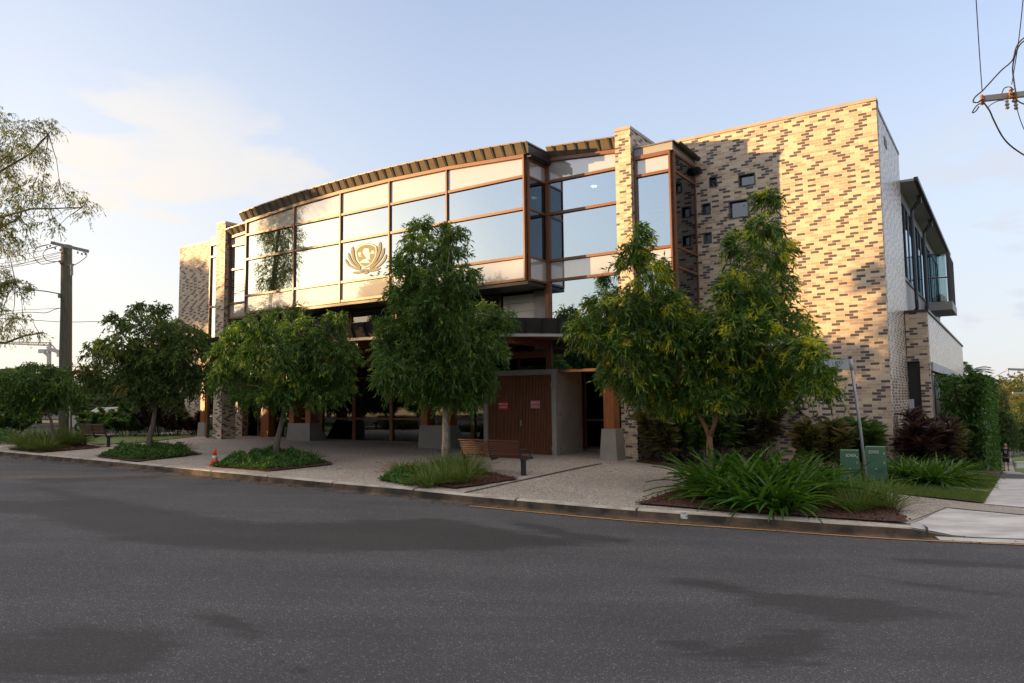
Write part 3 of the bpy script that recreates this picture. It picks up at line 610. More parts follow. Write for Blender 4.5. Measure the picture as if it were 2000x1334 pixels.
def sidebay(s, n0, n1, rows, ztop_, mats=None, out=1):
    """return glazing in the plane s = const, facing -D"""
    mb = MB(); f = .05; a, b = sorted((s, s+.09))
    for z_ in rows[:-1]: bx(mb, a, b, n0+f, n1-f, z_-f*.7, z_+f*.7)
    bx(mb, a, b, n0, n1, ztop_-.06, ztop_+.02); bx(mb, a, b, n0, n0+f, rows[0]-f, ztop_-.06); bx(mb, a, b, n1-f, n1, rows[0]-f, ztop_-.06)
    fr = mb.build('return_glazing', M['frame'], B0)
    for i in range(len(rows)-1):
        part('pane', M[(mats or {}).get(i, 'glass_dark')], (s+.03, s+.042, n0+f, n1-f, rows[i]+f*.7, (rows[i+1] if i < len(rows)-2 else ztop_)-f*.7), parent=fr)
    return fr
sidebay(10.14, NM+.055, -1.90, [6.02, 6.78, 8.40, 9.50, 10.1], 10.10, {0: 'spandrel', 3: 'spandrel'})
sidebay(5.50, -1.90, -.02, [3.5, 6.1, 6.74, 9.14, 9.76], 9.74, {})
sidebay(25.03, NM+.055, -1.90, [6.02, 6.78, 8.40, 9.50, 10.1], 10.05, {0: 'spandrel', 3: 'spandrel'})
part('corner_post', M['frame'], (10.02, 10.25, -2.02, -1.90, 3.0, 10.3))
# flared metal edge over the arched glazing with its standing ribs
def flare(ss, nb, zb, out, up, name='roof_edge', rib=.42, lens=.05):
    mb = MB(); pts = [(s, nb(s), zb(s)) for s in ss]; th = .03
    for i in range(len(pts)-1):
        (s0, n0, z0), (s1, n1, z1) = pts[i], pts[i+1]
        mb.hexa([(-s1, n1, z1), (-s0, n0, z0), (-s0, n0+.05, z0+.0), (-s1, n1+.05, z1+.0), (-s1, n1-out, z1+up), (-s0, n0-out, z0+up), (-s0, n0-out+.05, z0+up+.01), (-s1, n1-out+.05, z1+up+.01)])
        mb.hexa([(-s1, n1-out-.015, z1+up-.02), (-s0, n0-out-.015, z0+up-.02), (-s0, n0+6, z0+up-.02), (-s1, n1+6, z1+up-.02), (-s1, n1-out-.015, z1+up+.025), (-s0, n0-out-.015, z0+up+.025), (-s0, n0+6, z0+up+.02), (-s1, n1+6, z1+up+.02)])
    r = mb; s = ss[0]+.2
    while s < ss[-1]-.1:
        a = np.array([-s, nb(s)-.02, zb(s)]); b = np.array([-s, nb(s)-out-.02, zb(s)+up]); r.hexa([a+[-.015, 0, 0], a+[.015, 0, 0], a+[.015, .01, 0], a+[-.015, .01, 0], b+[-.015, 0, 0], b+[.015, 0, 0], b+[.015, .01, 0], b+[-.015, .01, 0]]) if False else \
            r.add([a+[-.010, 0, 0], a+[.010, 0, 0], b+[.010, 0, 0], b+[-.010, 0, 0], a+[-.010, -.035, -.0], a+[.010, -.035, -.0], b+[.010, -.045, -.02], b+[-.010, -.045, -.02]], [(0, 1, 2, 3), (4, 7, 6, 5), (0, 4, 5, 1), (3, 2, 6, 7), (0, 3, 7, 4), (1, 5, 6, 2)])
        s += rib
    return mb.build(name, M['metal_roof'], B0)
flare(list(np.linspace(10.0, 25.25, 25)), lambda s: NM-.08, lambda s: ztop(s)+.04, .22, .33)
flare(list(np.linspace(7.42, 9.99, 6)), lambda s: -2.03, lambda s: 10.2+(s-7.4)*.075, .22, .31)
flare(list(np.linspace(25.27, 27.9, 6)), lambda s: -2.03, lambda s: 10.24-(s-25.2)*.075, .22, .31)
part('edge_return', M['metal_dark'], (9.93, 9.98, NM-.3, -2.0, 10.16, 10.42), (9.98, 10.13, NM-.05, -2.0, 10.12, 10.17))
part('box_cap', M['grey_panel'], (5.52, 6.82, -2.0, -.03, 9.78, 10.04)); part('box_cap', M['grey_panel'], (28.62, 29.46, -2.0, -.03, 9.90, 10.22)); part('box_cap_roof', M['metal_roof'], (5.46, 6.825, -2.04, -.03, 10.045, 10.085))
mb = MB()
for i in range(9):
    a = math.pi*i/8; b = math.pi*(i+1)/8
    if i < 8: mb.add([(-5.5+.10-.10*math.cos(a), -1.9, 10.05-.10*math.sin(a)), (-5.5+.10-.10*math.cos(b), -1.9, 10.05-.10*math.sin(b)), (-5.5+.10-.10*math.cos(b), -.04, 10.0-.10*math.sin(b)), (-5.5+.10-.10*math.cos(a), -.04, 10.0-.10*math.sin(a))], [(0, 1, 2, 3)])
mb.build('gutter', M['metal_dark'], B0)
mb = MB(); mb.tube([(-5.42, .0, 9.60), (-5.42, -.16, 9.56)], [.13, .13], 14); mb.tube([(-5.42, -.16, 9.56), (-5.42, -.2, 9.54)], [.06, .07], 10); mb.build('wall_speaker', M['metal_dark'], B0)
# underside of the projecting glass box, recessed band under it
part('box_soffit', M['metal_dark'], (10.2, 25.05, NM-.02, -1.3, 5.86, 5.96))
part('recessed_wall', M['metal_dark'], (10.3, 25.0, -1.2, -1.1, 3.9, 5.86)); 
for a, b in ((12.35, 14.9), (15.0, 17.55), (17.65, 20.1), (20.2, 21.9)):
    mb = MB(); bx(mb, a, a+.08, -1.62, -1.5, 4.0, 5.86); bx(mb, b-.08, b, -1.62, -1.5, 4.0, 5.86); bx(mb, a+.08, b-.08, -1.62, -1.5, 5.78, 5.86); fr = mb.build('window', M['frame'], B0); part('pane', M['glass_dark'], (a+.08, b-.08, -1.56, -1.55, 4.0, 5.78), parent=fr)
part('cladding_boards', M['white'], *[(10.92, 12.25, -1.62, -1.55, 4.0+i*.30, 4.285+i*.30) for i in range(6)]); part('cladding_boards', M['white'], *[(22.0, 24.3, -1.62, -1.55, 4.0+i*.30, 4.285+i*.30) for i in range(5)])
part('concrete_column', M['grey_panel'], (10.28, 10.86, -1.75, -1.3, 3.6, 5.86)); part('concrete_column', M['grey_panel'], (21.92, 22.0, -1.75, -1.4, 3.6, 5.86))
# inside: floors, walls, downlights, curtain
part('floor_slab', M['floor_int'], (7.45, 27.9, -1.85, 4.5, 5.86, 6.05), (10.3, 25.0, NM+.08, -1.86, 5.965, 6.05), (.4, 6.8, .4, 4.5, 5.9, 6.05))
part('ceiling', M['wall_int'], (5.65, 27.9, -1.80, 4.48, 9.52, 9.58), (10.3, 24.98, NM+.1, -1.81, 9.52, 9.58))
part('inner_wall', M['wall_int'], (7.4, 28, 4.3, 4.49, .2, 9.5), (27.7, 27.85, -1.8, 4.29, 6.06, 9.5)); part('inner_wall', M['wall_blue'], (10.9, 15.4, -.9, -.8, 6.06, 9.5)); part('inner_wall', M['wall_yellow'], (10.75, 10.85, -1.75, -1.1, 6.06, 9.5)); part('inner_wall', M['wall_blue'], (15.8, 16, -1.5, 4.2, 6.06, 9.5))
mb = MB()
for i in range(26): bx(mb, 10.5+i*.11, 10.56+i*.11, -2.62-.03*(i % 2), -2.60-.03*(i % 2), 7.0, 8.2)
mb.build('curtain', M['curtain'], B0)
for px in ((1160, 364), (1308, 380), (1330, 377), (1034, 388)):
    s, n_ = onZ(px[0], px[1], 9.5); mb = MB(); mb.lathe((-s, n_, 9.485), [(.09, 0), (.09, .03)], 14); mb.build('ceiling_light', M['lamp'], B0)
# ground floor
part('ground_slab', M['concrete'], (.4, 28, .33, 4.4, -.2, .22), (7.5, 28, -.2, .32, -.2, .20))
GL = .75
gs = [8.3, 10.3, 13.1, 15.4, 17.6, 19.9, 22.2, 24.4, 26.2, 27.9]
for i in range(len(gs)-1):
    a, b = gs[i], gs[i+1]; mb = MB(); bx(mb, a, a+.09, GL-.1, GL+.05, .24, 4.0); bx(mb, b-.09, b, GL-.1, GL+.05, .24, 4.0)
    for z_ in (.24, 1.25, 3.1, 3.9): bx(mb, a+.09, b-.09, GL-.08, GL+.04, z_, z_+.08)
    fr = mb.build('shopfront', M['frame'], B0); part('pane', M['glass_dark'], (a+.09, b-.09, GL-.02, GL-.01, .32, 3.9), parent=fr)
part('door_sill', M['light_grey'], (8.3, 27.9, GL-.3, GL+.3, .12, .235))
s0, _z = onN(505, 840, .62); s1, _z = onN(463, 840, .62); sm = (s0+s1)/2
for a, b in ((s0, sm-.01), (sm+.01, s1)):
    mb = MB(); bx(mb, a, b, .58, .62, .26, .34); bx(mb, a, b, .58, .62, 2.5, 2.58); bx(mb, a, a+.05, .58, .62, .34, 2.5); bx(mb, b-.05, b, .58, .62, .34, 2.5); d_ = mb.build('glass_door', M['steel'], B0)
    part('pane', M['glass_clear'], (a+.05, b-.05, .595, .605, .34, 2.5), parent=d_); hs = sm+(.1 if a > sm-.5 and a >= sm else -.1)
    mb = MB(); mb.tube([(-hs, .53, .95), (-hs, .53, 1.95)], .02, 8); mb.tube([(-hs, .53, 1.0), (-hs, .6, 1.0)], .012, 6); mb.tube([(-hs, .53, 1.9), (-hs, .6, 1.9)], .012, 6); mb.build('handle', M['sign_white'], d_)
for xa, xb in ((514, 529),):
    a, _ = onN(xb, 840, .4); b, _ = onN(xa, 840, .4); part('timber_post', M['timber'], (a, b, .25, .57, .2, 4.0))
# recessed glazed door beside the switch cupboard, with shelves inside
part('shelf', M['light_grey'], *[(8.5, 9.6, 1.3, 1.7, z_, z_+.03) for z_ in (.7, 1.15, 1.6, 2.0)], label='pale shelves seen through the dark glass')
# fire cupboard in a concrete frame
part('concrete_frame', M['concrete'], (9.76, 9.93, -2.2, -.4, .0, 3.07), (12.58, 12.75, -2.2, -.4, .0, 3.07), (9.931, 12.579, -2.2, -.4, 2.89, 3.07))
mb = MB()
for s_ in (9.755,):
    for n_, z_ in ((-1.95, .42), (-.65, .42), (-1.95, 1.55), (-.65, 1.55), (-1.95, 2.62), (-.65, 2.62)): mb.tube([(-s_-.0, n_, z_), (-s_+.006, n_, z_)], .028, 10)
mb.build('tie_hole', M['kerb_face'], B0)
part('cupboard_back', M['black'], (9.94, 12.57, -2.02, -1.98, .12, 2.88))
for a, b in ((9.95, 11.235), (11.255, 12.56)):
    mb = MB(); k_ = int((b-a)/.0585)
    for i in range(k_+1):
        s_ = a+(b-a-.036)*i/k_; bx(mb, s_, s_+.034, -2.15, -2.10, .12, 2.87)
    bx(mb, a, b, -2.095, -2.05, .3, .4); bx(mb, a, b, -2.095, -2.05, 2.6, 2.7); bx(mb, a, b, -2.095, -2.05, 1.4, 1.5)
    dr = mb.build('slatted_door', M['slat'], B0)
    if a < 10:
        part('hinge', M['steel'], (9.935, 9.965, -2.18, -2.15, 2.45, 2.62), parent=dr); part('hinge', M['steel'], (9.935, 9.965, -2.18, -2.15, .34, .48), parent=dr)
        mb = MB(); mb.box(-11.20, -11.15, -2.19, -2.152, 1.15, 1.36); mb.tube([(-11.18, -2.2, 1.22), (-11.06, -2.23, 1.22)], .015, 6); mb.build('door_handle', M['steel'], dr)
def text(name, s, size, loc, mt, parent, rot=(math.pi/2, 0, 0), ext=.002, ax='CENTER', sx=1, shear=0):
    cu = bpy.data.curves.new(name, 'FONT'); cu.body = s; cu.size = size; cu.extrude = ext; cu.align_x = ax; cu.align_y = 'CENTER'; cu.shear = shear
    t_ = bpy.data.objects.new('tmp', cu); COL.objects.link(t_); dg = bpy.context.evaluated_depsgraph_get(); me = bpy.data.meshes.new_from_object(t_.evaluated_get(dg)); bpy.data.objects.remove(t_)
    me.materials.clear(); me.materials.append(mt); o_ = link(name, me, parent); o_.location = loc; o_.rotation_euler = rot; o_.scale = (sx, 1, 1); return o_
for (xa, ya), (xb, yb), words, lab in (((973, 785), (993, 800), ('HYDRANT BOOSTER', 'CONNECTED'), 'red sign with white lettering on the left slatted door'), ((1037, 783), (1054, 797), ('SPRINKLER', 'BOOSTER'), 'red sign with a white border on the right slatted door')):
    s1_, z1_ = onN(xa, ya, -2.17); s0_, z0_ = onN(xb, yb, -2.17); ct = ((s0_+s1_)/2, (z0_+z1_)/2); wd, ht = s1_-s0_, z1_-z0_
    o_ = part('warning_sign', M['sign_red'], (s0_, s1_, -2.170, -2.162, z0_, z1_)); 
    if 'border' in lab: part('sign_border', M['sign_white'], (s0_, s0_+.012, -2.1735, -2.1705, z0_, z1_), (s1_-.012, s1_, -2.1735, -2.1705, z0_, z1_), (s0_+.012, s1_-.012, -2.1735, -2.1705, z0_, z0_+.012), (s0_+.012, s1_-.012, -2.1735, -2.1705, z1_-.012, z1_), parent=o_)
    o_['label'] = lab
    t1 = text('lettering', words[0], .085, (-ct[0], -2.174, ct[1]+ht*.2), M['sign_white'], o_); t2 = text('lettering', words[1], .085, (-ct[0], -2.174, ct[1]-ht*.2), M['sign_white'], o_)
    for t_, fw in ((t1, .92), (t2, .72)): wx = t_.dimensions.x or 1; t_.scale = (wd*fw/wx, 1, 1)
# timber columns on concrete plinths
def column(sc, n_, wd, gz, double=False):
    c = MB(); hw = wd/2; z0 = gz-.25
    def fr_(s0_, s1_, nb0, nb1, nt0, nt1, tw, z0_, z1_, off=0): c.hexa([(-s1_, nb0, z0_), (-s0_, nb0, z0_), (-s0_, nb1, z0_), (-s1_, nb1, z0_), (-s1_+tw, nt0, z1_), (-s0_-tw, nt0, z1_), (-s0_-tw, nt1, z1_), (-s1_+tw, nt1, z1_)])
    fr_(sc-hw, sc+hw, n_-.45, n_+.75, n_-.40, n_+.12, .08, z0, 1.12); pl = c.build('plinth', M['concrete_dark'], B0)
    tops = (sc,) if not double else (sc-hw+.26, sc+hw-.26)
    for t_ in tops: part('timber_post', M['timber'], (t_-.17, t_+.17, n_-.36, n_+.06, 1.121, 4.04), parent=pl)
def cs(xl, xr, yb, n_): a, _ = onN(xr, yb, n_); b, _ = onN(xl, yb, n_); return (a+b)/2, b-a
a, b = cs(1170, 1206, 895, -2.85); column(a, -2.40, b, .18)
a, b = cs(815, 880, 878, -1.70); column(a, -1.25, b, .2, True)
a, b = cs(558, 605, 862, -1.0); column(a, -.55, b, .3, True)
a, b = cs(383, 399, 853, -1.4); column(a, -.95, b, .4)
# curved canopy
CE = [(6.2, -2.4), (7.1, -2.7), (7.96, -3.0), (8.75, -3.6), (9.76, -4.6), (11.3, -5.75), (13.19, -6.5), (15.07, -6.75), (17.6, -6.85), (20.3, -6.75), (22.3, -6.4), (24.0, -5.9), (25.6, -4.9), (27.0, -3.4), (27.8, -2.3)]
CD = cat(np.array(CE), 5); nb_ = len(CD); cz0, cz1 = 4.1, 4.56
tg = np.gradient(CD, axis=0); tg /= np.linalg.norm(tg, axis=1, keepdims=True); on_ = np.column_stack([tg[:, 1], -tg[:, 0]])
on_ = np.where((on_[:, 1:2] > 0), -on_, on_)
mb = MB(); rb = mb; sf = MB(); wh = MB()
for i in range(nb_-1):
    def pt(j, off, z): return (-(CD[j, 0]+on_[j, 0]*off), CD[j, 1]+on_[j, 1]*off, z)
    mb.add([pt(i+1, 0, cz0), pt(i, 0, cz0), pt(i, .17, cz1), pt(i+1, .17, cz1)], [(0, 1, 2, 3)])
    mb.add([pt(i+1, .17, cz1), pt(i, .17, cz1), (-CD[i, 0], -1.2, cz1+.12), (-CD[i+1, 0], -1.2, cz1+.12)], [(0, 1, 2, 3)])
    wh.hexa([pt(i+1, -.05, cz0-.09), pt(i, -.05, cz0-.09), pt(i, -.30, cz0-.09), pt(i+1, -.30, cz0-.09), pt(i+1, -.02, cz0), pt(i, -.02, cz0), pt(i, -.30, cz0), pt(i+1, -.30, cz0)])
    sf.add([pt(i+1, -.28, cz0-.05), pt(i, -.28, cz0-.05), (-CD[i, 0], .7, cz0-.05), (-CD[i+1, 0], .7, cz0-.05)], [(3, 2, 1, 0)])
al = np.concatenate([[0], np.cumsum(np.linalg.norm(np.diff(CD, axis=0), axis=1))])
for t_ in np.arange(.3, al[-1], .52):
    p_ = np.array([np.interp(t_, al, CD[:, 0]), np.interp(t_, al, CD[:, 1])]); o_ = np.array([np.interp(t_, al, on_[:, 0]), np.interp(t_, al, on_[:, 1])]); q_ = p_+o_*.17; tt = np.array([o_[1], -o_[0]])
    a = np.array([-(p_[0]), p_[1], cz0]); b = np.array([-(q_[0]), q_[1], cz1]); e = np.array([-tt[0], tt[1], 0])*.014; oo = np.array([-o_[0], o_[1], -.3])*.045
    rb.add([a-e, a+e, b+e, b-e, a-e+oo, a+e+oo, b+e+oo, b-e+oo], [(0, 1, 2, 3), (4, 7, 6, 5), (0, 4, 5, 1), (3, 2, 6, 7), (0, 3, 7, 4), (1, 5, 6, 2)])
cn = mb.build('canopy', M['metal_dark'], B0); wh.build('canopy_edge', M['white'], cn); sf.build('soffit', M['timber_red'], cn)
mb = MB()
for s_ in np.arange(8.6, 27.5, 1.55):
    nn_ = np.interp(s_, CD[:, 0], CD[:, 1]); mb.box(-s_-.05, -s_+.05, nn_+.35, .6, cz0-.29, cz0-.052)
mb.build('rafter', M['timber_red'], cn)
part('beam', M['timber_red'], (7.5, 28, -1.9, -1.7, 3.50, 3.72))
# crest on the glass
def crest():
    n_ = NM-.03
    def q_(x, y): s, z = onN(640+x/12.125, 450+y/12.125, n_); return -s, z
    mb = MB()
    def poly(mb_, pts, d0, d1):
        pp = [q_(*p) for p in pts]; ar = sum(pp[i][0]*pp[(i+1) % len(pp)][1]-pp[(i+1) % len(pp)][0]*pp[i][1] for i in range(len(pp)))
        if ar < 0: pp = pp[::-1]
        mb_.prism(pp, lambda a, b, t: (a, t, b), n_-d1, n_-d0)
    def petal(ctrl, w_):
        c = cat(np.array(ctrl, float), 6); t = np.linspace(0, 1, len(c)); g = np.gradient(c, axis=0); g /= np.linalg.norm(g, axis=1, keepdims=True); nn = np.column_stack([-g[:, 1], g[:, 0]])
        ww = w_/2*np.clip(np.minimum(t/.22, 1), 0, 1)**.6*(1-.45*t); l_ = c+nn*ww[:, None]; r_ = c-nn*ww[:, None]
        pp = list(map(tuple, l_))+list(map(tuple, r_[::-1]))
        for i in range(len(c)-1): poly(mb, [l_[i], l_[i+1], r_[i+1], r_[i]], 0, .004)
    petal([(590, 380), (592, 560), (650, 740), (775, 880)], 78); petal([(485, 530), (530, 680), (620, 810), (770, 915)], 62); petal([(415, 675), (490, 810), (620, 890), (785, 945)], 56); petal([(585, 1005), (700, 1000), (800, 985), (880, 960)], 62)
    petal([(1242, 270), (1222, 480), (1130, 700), (990, 880)], 88); petal([(1335, 410), (1285, 590), (1170, 760), (1000, 915)], 64); petal([(1390, 560), (1330, 710), (1190, 850), (1000, 940)], 56); petal([(1255, 890), (1120, 935), (1020, 960), (930, 965)], 64)
    poly(mb, [(770, 930), (880, 905), (1000, 925), (965, 1000), (890, 1040), (810, 1000)], 0, .004)
    sh = [(650, 480), (690, 410), (790, 335), (930, 303), (1070, 322), (1160, 378), (1168, 500), (1140, 640), (1060, 780), (965, 865), (885, 888), (790, 855), (712, 750), (662, 620)]
    poly(mb, sh, 0, .004); em = mb.build('crest', M['emblem'], B0)
    c0_ = np.array((915, 590)); shr = lambda k: [tuple(c0_+(np.array(p)-c0_)*k) for p in sh]
    mb = MB(); o1, o2 = shr(.95), shr(.90)
    for i in range(len(sh)): poly(mb, [o1[i], o1[(i+1) % len(sh)], o2[(i+1) % len(sh)], o2[i]], .0045, .006)
    poly(mb, [(868, 432), (965, 428), (985, 520), (1005, 690), (940, 672), (880, 600), (828, 505)], .0045, .006); poly(mb, [(760, 765), (830, 700), (930, 672), (995, 765)], .0045, .006)
    poly(mb, [(722, 535), (785, 520), (790, 585), (735, 590)], .0045, .006); poly(mb, [(715, 600), (820, 612), (770, 622)], .0045, .006); poly(mb, [(1040, 492), (1090, 478), (1092, 550), (1042, 556)], .0045, .006); poly(mb, [(1000, 535), (1130, 520), (1120, 532), (1005, 548)], .0045, .006)
    mb.build('crest_drawing', M['emblem_pale'], em)
    mb = MB(); poly(mb, [(850, 520), (975, 545), (972, 556), (852, 533)], .0065, .008); poly(mb, [(900, 395), (930, 380), (945, 405), (910, 415)], .0065, .008); mb.build('crest_detail', M['emblem'], em)
    em['label'] = 'olive lotus crest with a shield on the window'
crest()
# ------------------------------------------------------------------ foliage machinery
def unit(v): return v/(np.linalg.norm(v, axis=-1, keepdims=True)+1e-9)
def blades_from(b, d, Ln, Wd, fold=.25, rg=rng):
    """lance leaves: b base, d direction, one folded quad each"""
    n = len(b); side = unit(np.cross(d, unit(rg.normal(size=(n, 3))))); nr = np.cross(side, d)
    mid = b+d*(Ln*.42)[:, None]; tip = b+d*Ln[:, None]-np.array([0, 0, 1.])*(Ln*.12)[:, None]
    V = np.stack([b, mid+side*(Wd/2)[:, None]+nr*(Wd*fold)[:, None], tip, mid-side*(Wd/2)[:, None]+nr*(Wd*fold)[:, None]], 1).reshape(-1, 3)
    Fq = np.arange(4*n).reshape(n, 4); return V, Fq
def spray_leaves(o, h, tl, k, Ln, Wd, droop, rg=rng):
    """o (M,3) spray origins, h heading, k leaves on each drooping twig"""
    Mn = len(o); t = np.tile(np.linspace(.1, 1, k), (Mn, 1))+rg.normal(0, .04, (Mn, k)); tls = tl*(.6+.8*rg.random((Mn, 1)))
    pos = o[:, None]+h[:, None]*(t*tls)[..., None]; pos[..., 2] -= droop*(t**2)*tls
    dr = unit(h[:, None]*.55+rg.normal(0, .48, (Mn, k, 3))+np.array([0, 0, -1.])*(droop*1.1))
    n = Mn*k; Ls = Ln*(.6+.7*rg.random(n)); return blades_from(pos.reshape(-1, 3), dr.reshape(-1, 3), Ls, Wd*(.7+.5*rg.random(n)), rg=rg)
def blob_pts(c, r, m, rg=rng, lo=.45, hi=1.08):
    d = unit(rg.normal(size=(m, 3))); rad = lo+(hi-lo)*rg.random(m)**.6; rad *= 1+.18*np.sin(d[:, 0]*5+c[0])*np.cos(d[:, 1]*4+c[2]*3)
    return c+d*rad[:, None]*np.array(r), d
def make_tree(name, label, cat_, base_p, trunk, blobs, leafm, barkm, dens=260, k=13, tl=.42, Ln=.14, Wd=.032, droop=.75, r0=.1, group='street trees in the forecourt beds', twigs=3, forks=None, seed=1, part_n=('trunk', 'crown'), sat=0):
    rg = np.random.default_rng(seed); t = thing(name, label, cat_, base_p, 0, group); bp = np.array(base_p, float)
    mb = MB(); tr = [np.array(p, float)-bp for p in trunk]; m_ = len(tr)
    tr[0] = tr[0]-np.array([0, 0, .15]); rr = [r0*(1.25 if i == 0 else 1-.45*i/(m_-1)) for i in range(m_)]
    # slight waver
    mb.tube([p+np.append(rg.normal(0, r0*.12, 2), 0)*(i > 0) for i, p in enumerate(tr)], rr, 10)
    tops = [tr[-1]]; rt = [rr[-1]]
    if forks:
        for fk in forks:
            f_ = [np.array(p, float)-bp for p in fk]; mb.tube([tr[-1]-np.array([0, 0, .05])]+f_, [rr[-1]*.95]+[rr[-1]*(.72-.12*i) for i in range(len(f_))], 8); tops.append(f_[-1]); rt.append(rr[-1]*.5)
        tops = tops[1:]; rt = rt[1:]
    Vs, Fs, off = [], [], 0
    for bi, (c, r) in enumerate(blobs):
        c = np.array(c)-bp; r = np.array(r); ar = (r[0]*r[2]+r[1]*r[2]+r[0]*r[1])/3*12.6
        j = int(np.argmin([np.linalg.norm(c[:2]-t_[:2])+abs(c[2]-t_[2])*.3 for t_ in tops])); a0 = tops[j]; mid = a0*.5+c*.5+np.array([0, 0, .1*np.linalg.norm(c-a0)])+rg.normal(0, .06, 3)
        rb_ = max(.012, rt[j]*.45); mb.tube([a0, a0*.75+mid*.25, mid, c], [rt[j]*.6, rb_, rb_*.7, rb_*.35], 6, cap=False)
        for _ in range(twigs):
            q_, _d = blob_pts(c, r*.85, 1, rg); mb.tube([c*.6+mid*.4, c*.5+q_[0]*.5+rg.normal(0, .04, 3), q_[0]], [rb_*.5, rb_*.3, .004], 4, cap=False)
        m = max(8, int(ar*dens/k*1.0)); o_, d_ = blob_pts(c, r, m, rg, .4, 1.0)
        if sat:
            for _ in range(sat):
                sc_, sd_ = blob_pts(c, r*.98, 1, rg, .95, 1.05); rs_ = max(.13, float(np.mean(r))*rg.uniform(.22, .42)); oo, dd_ = blob_pts(sc_[0], np.array([rs_]*3), max(5, int(rs_*rs_*12.6*dens/k*1.3)), rg, .1, 1.1)
                o_ = np.concatenate([o_, oo]); d_ = np.concatenate([d_, unit(dd_*.5+sd_)]); m += len(oo)
        h = unit(d_*np.array([1, 1, .55])+rg.normal(0, .35, (m, 3))+np.array([0, 0, .12]))
        V_, F_ = spray_leaves(o_, h, tl, k, Ln, Wd, droop, rg); Vs.append(V_); Fs.append(F_+off); off += len(V_)
    mb.build(part_n[0], barkm, t, smooth=True, uv=False)
    npmesh(part_n[1], np.concatenate(Vs), np.concatenate(Fs), leafm, t); return t
def pxblobs(lst, dep, flat=.9, jitter=.35, seed=3, shr=0):
    rg = np.random.default_rng(seed); out = []
    for b_ in lst:
        x, y, rx, ry = b_[:4]; dd = (b_[4] if len(b_) > 4 else rg.normal(0, jitter)); d_ = dep+dd; m_ = 1444/d_; rx = max(.45*rx, rx-shr*m_); ry = max(.45*ry, ry-shr*.75*m_)
        out.append((P(x, y, d_), (rx/m_, rx/m_*flat, ry/m_)))
    return out
def dep_of(p): return float((np.array(p)-CAM)@f0)
def gtree(px): return gnd(*px)
# --- the five street trees
G = gtree((1386, 950)); dp = dep_of(G); q = lambda x, y, o=0: P(x, y, dp+o)
make_tree('street_tree', 'tallest spreading street tree with a forked orange trunk, beside the leaning sign post', 'tree', G, [G, q(1385, 900), q(1386, 850)],
    pxblobs([(1497,398,12,26),(1490,440,26,26),(1455,478,34,26),(1505,490,42,30),(1243,462,16,30),(1232,505,36,30),(1268,535,34,28),(1285,590,56,34),(1450,565,52,36),(1510,555,48,38),(1330,640,80,48),(1205,595,58,38),(1150,640,42,24),(1215,660,66,36),(1430,640,80,48),(1530,630,52,44),(1585,695,40,36),(1235,715,62,42),(1340,715,88,46),(1455,715,84,44),(1550,735,56,38),(1255,765,42,22),(1600,745,32,30),(1400,770,58,20),(1500,768,46,22),(1330,775,40,16),(1582,690,26,34,-2.0),(1590,735,20,30,-2.0),(1560,690,34,34,-1.2),(1170,645,30,18),(1480,700,50,40),(1380,650,40,40)], dp, .95, .45, shr=.17),
    M['leaf_yellow'], M['bark_orange'], dens=720, k=13, tl=.30, Ln=.165, Wd=.036, droop=.5, sat=4, r0=.115, forks=[[q(1376, 830, .1), q(1358, 800, .2), q(1310, 730, .2)], [q(1399, 818, -.1), q(1404, 795, -.1), q(1440, 700, 0)]], seed=11)
G = gtree((869, 914)); dp = dep_of(G); q = lambda x, y, o=0: P(x, y, dp+o)
make_tree('street_tree', 'tall twin-peaked street tree with a slim white trunk, just behind the bench', 'tree', G, [G, q(869, 850), q(868, 800), q(862, 740), q(850, 640)],
    pxblobs([(820,450,16,24),(884,448,14,16),(816,490,34,28),(888,485,28,26),(790,520,24,22),(845,535,56,34),(905,540,30,28),(805,585,46,36),(865,600,66,42),(940,615,46,32),(985,620,24,22),(775,640,40,24),(830,660,62,38),(920,670,62,40),(795,715,60,42),(870,720,66,42),(925,735,44,36),(752,735,26,26),(840,765,54,22),(900,775,40,18),(765,690,34,26)], dp, .95, .4, shr=.18),
    M['leaf'], M['bark_white'], dens=740, k=13, tl=.30, Ln=.155, Wd=.036, droop=.5, sat=4, r0=.095, seed=12)
G = gtree((537, 903)); dp = dep_of(G); q = lambda x, y, o=0: P(x, y, dp+o)
make_tree('street_tree', 'rounded dense street tree with a bent trunk, in the bed by the traffic cone', 'tree', G, [G, q(541, 860), q(549, 825), q(556, 790)],
    pxblobs([(555,612,38,22),(500,632,34,26),(470,650,34,26),(645,625,26,22),(590,650,52,32),(455,690,42,36),(530,685,64,42),(630,690,58,40),(672,690,34,36),(500,730,66,38),(590,735,72,40),(665,740,34,34),(440,745,30,26),(545,770,64,24),(625,770,44,22),(480,775,36,18)], dp, .95, .4, shr=.22),
    M['leaf'], M['bark'], sat=4, dens=560, k=13, tl=.26, Ln=.14, Wd=.042, r0=.10, droop=.6, seed=13)
G = gtree((292, 889)); dp = dep_of(G); q = lambda x, y, o=0: P(x, y, dp+o)
make_tree('street_tree', 'broad coppery-tinged street tree with a crooked pale trunk, second from the utility pole', 'tree', G, [G, q(294, 855), q(300, 825), q(304, 790)],
    pxblobs([(262,600,12,14),(312,606,10,12),(285,635,46,26),(340,650,44,28),(375,655,30,20),(225,630,20,14),(235,672,44,32),(300,690,70,40),(375,695,44,40),(182,690,28,28),(205,735,46,34),(280,745,68,36),(355,745,54,36),(395,735,26,28),(165,725,16,20),(300,772,50,16)], dp, .95, .4, shr=.20),
    M['leaf_red'], M['bark'], sat=4, dens=500, k=12, tl=.26, Ln=.13, Wd=.048, r0=.11, droop=.5, seed=14)
G = gtree((107, 877)); dp = dep_of(G); q = lambda x, y, o=0: P(x, y, dp+o)
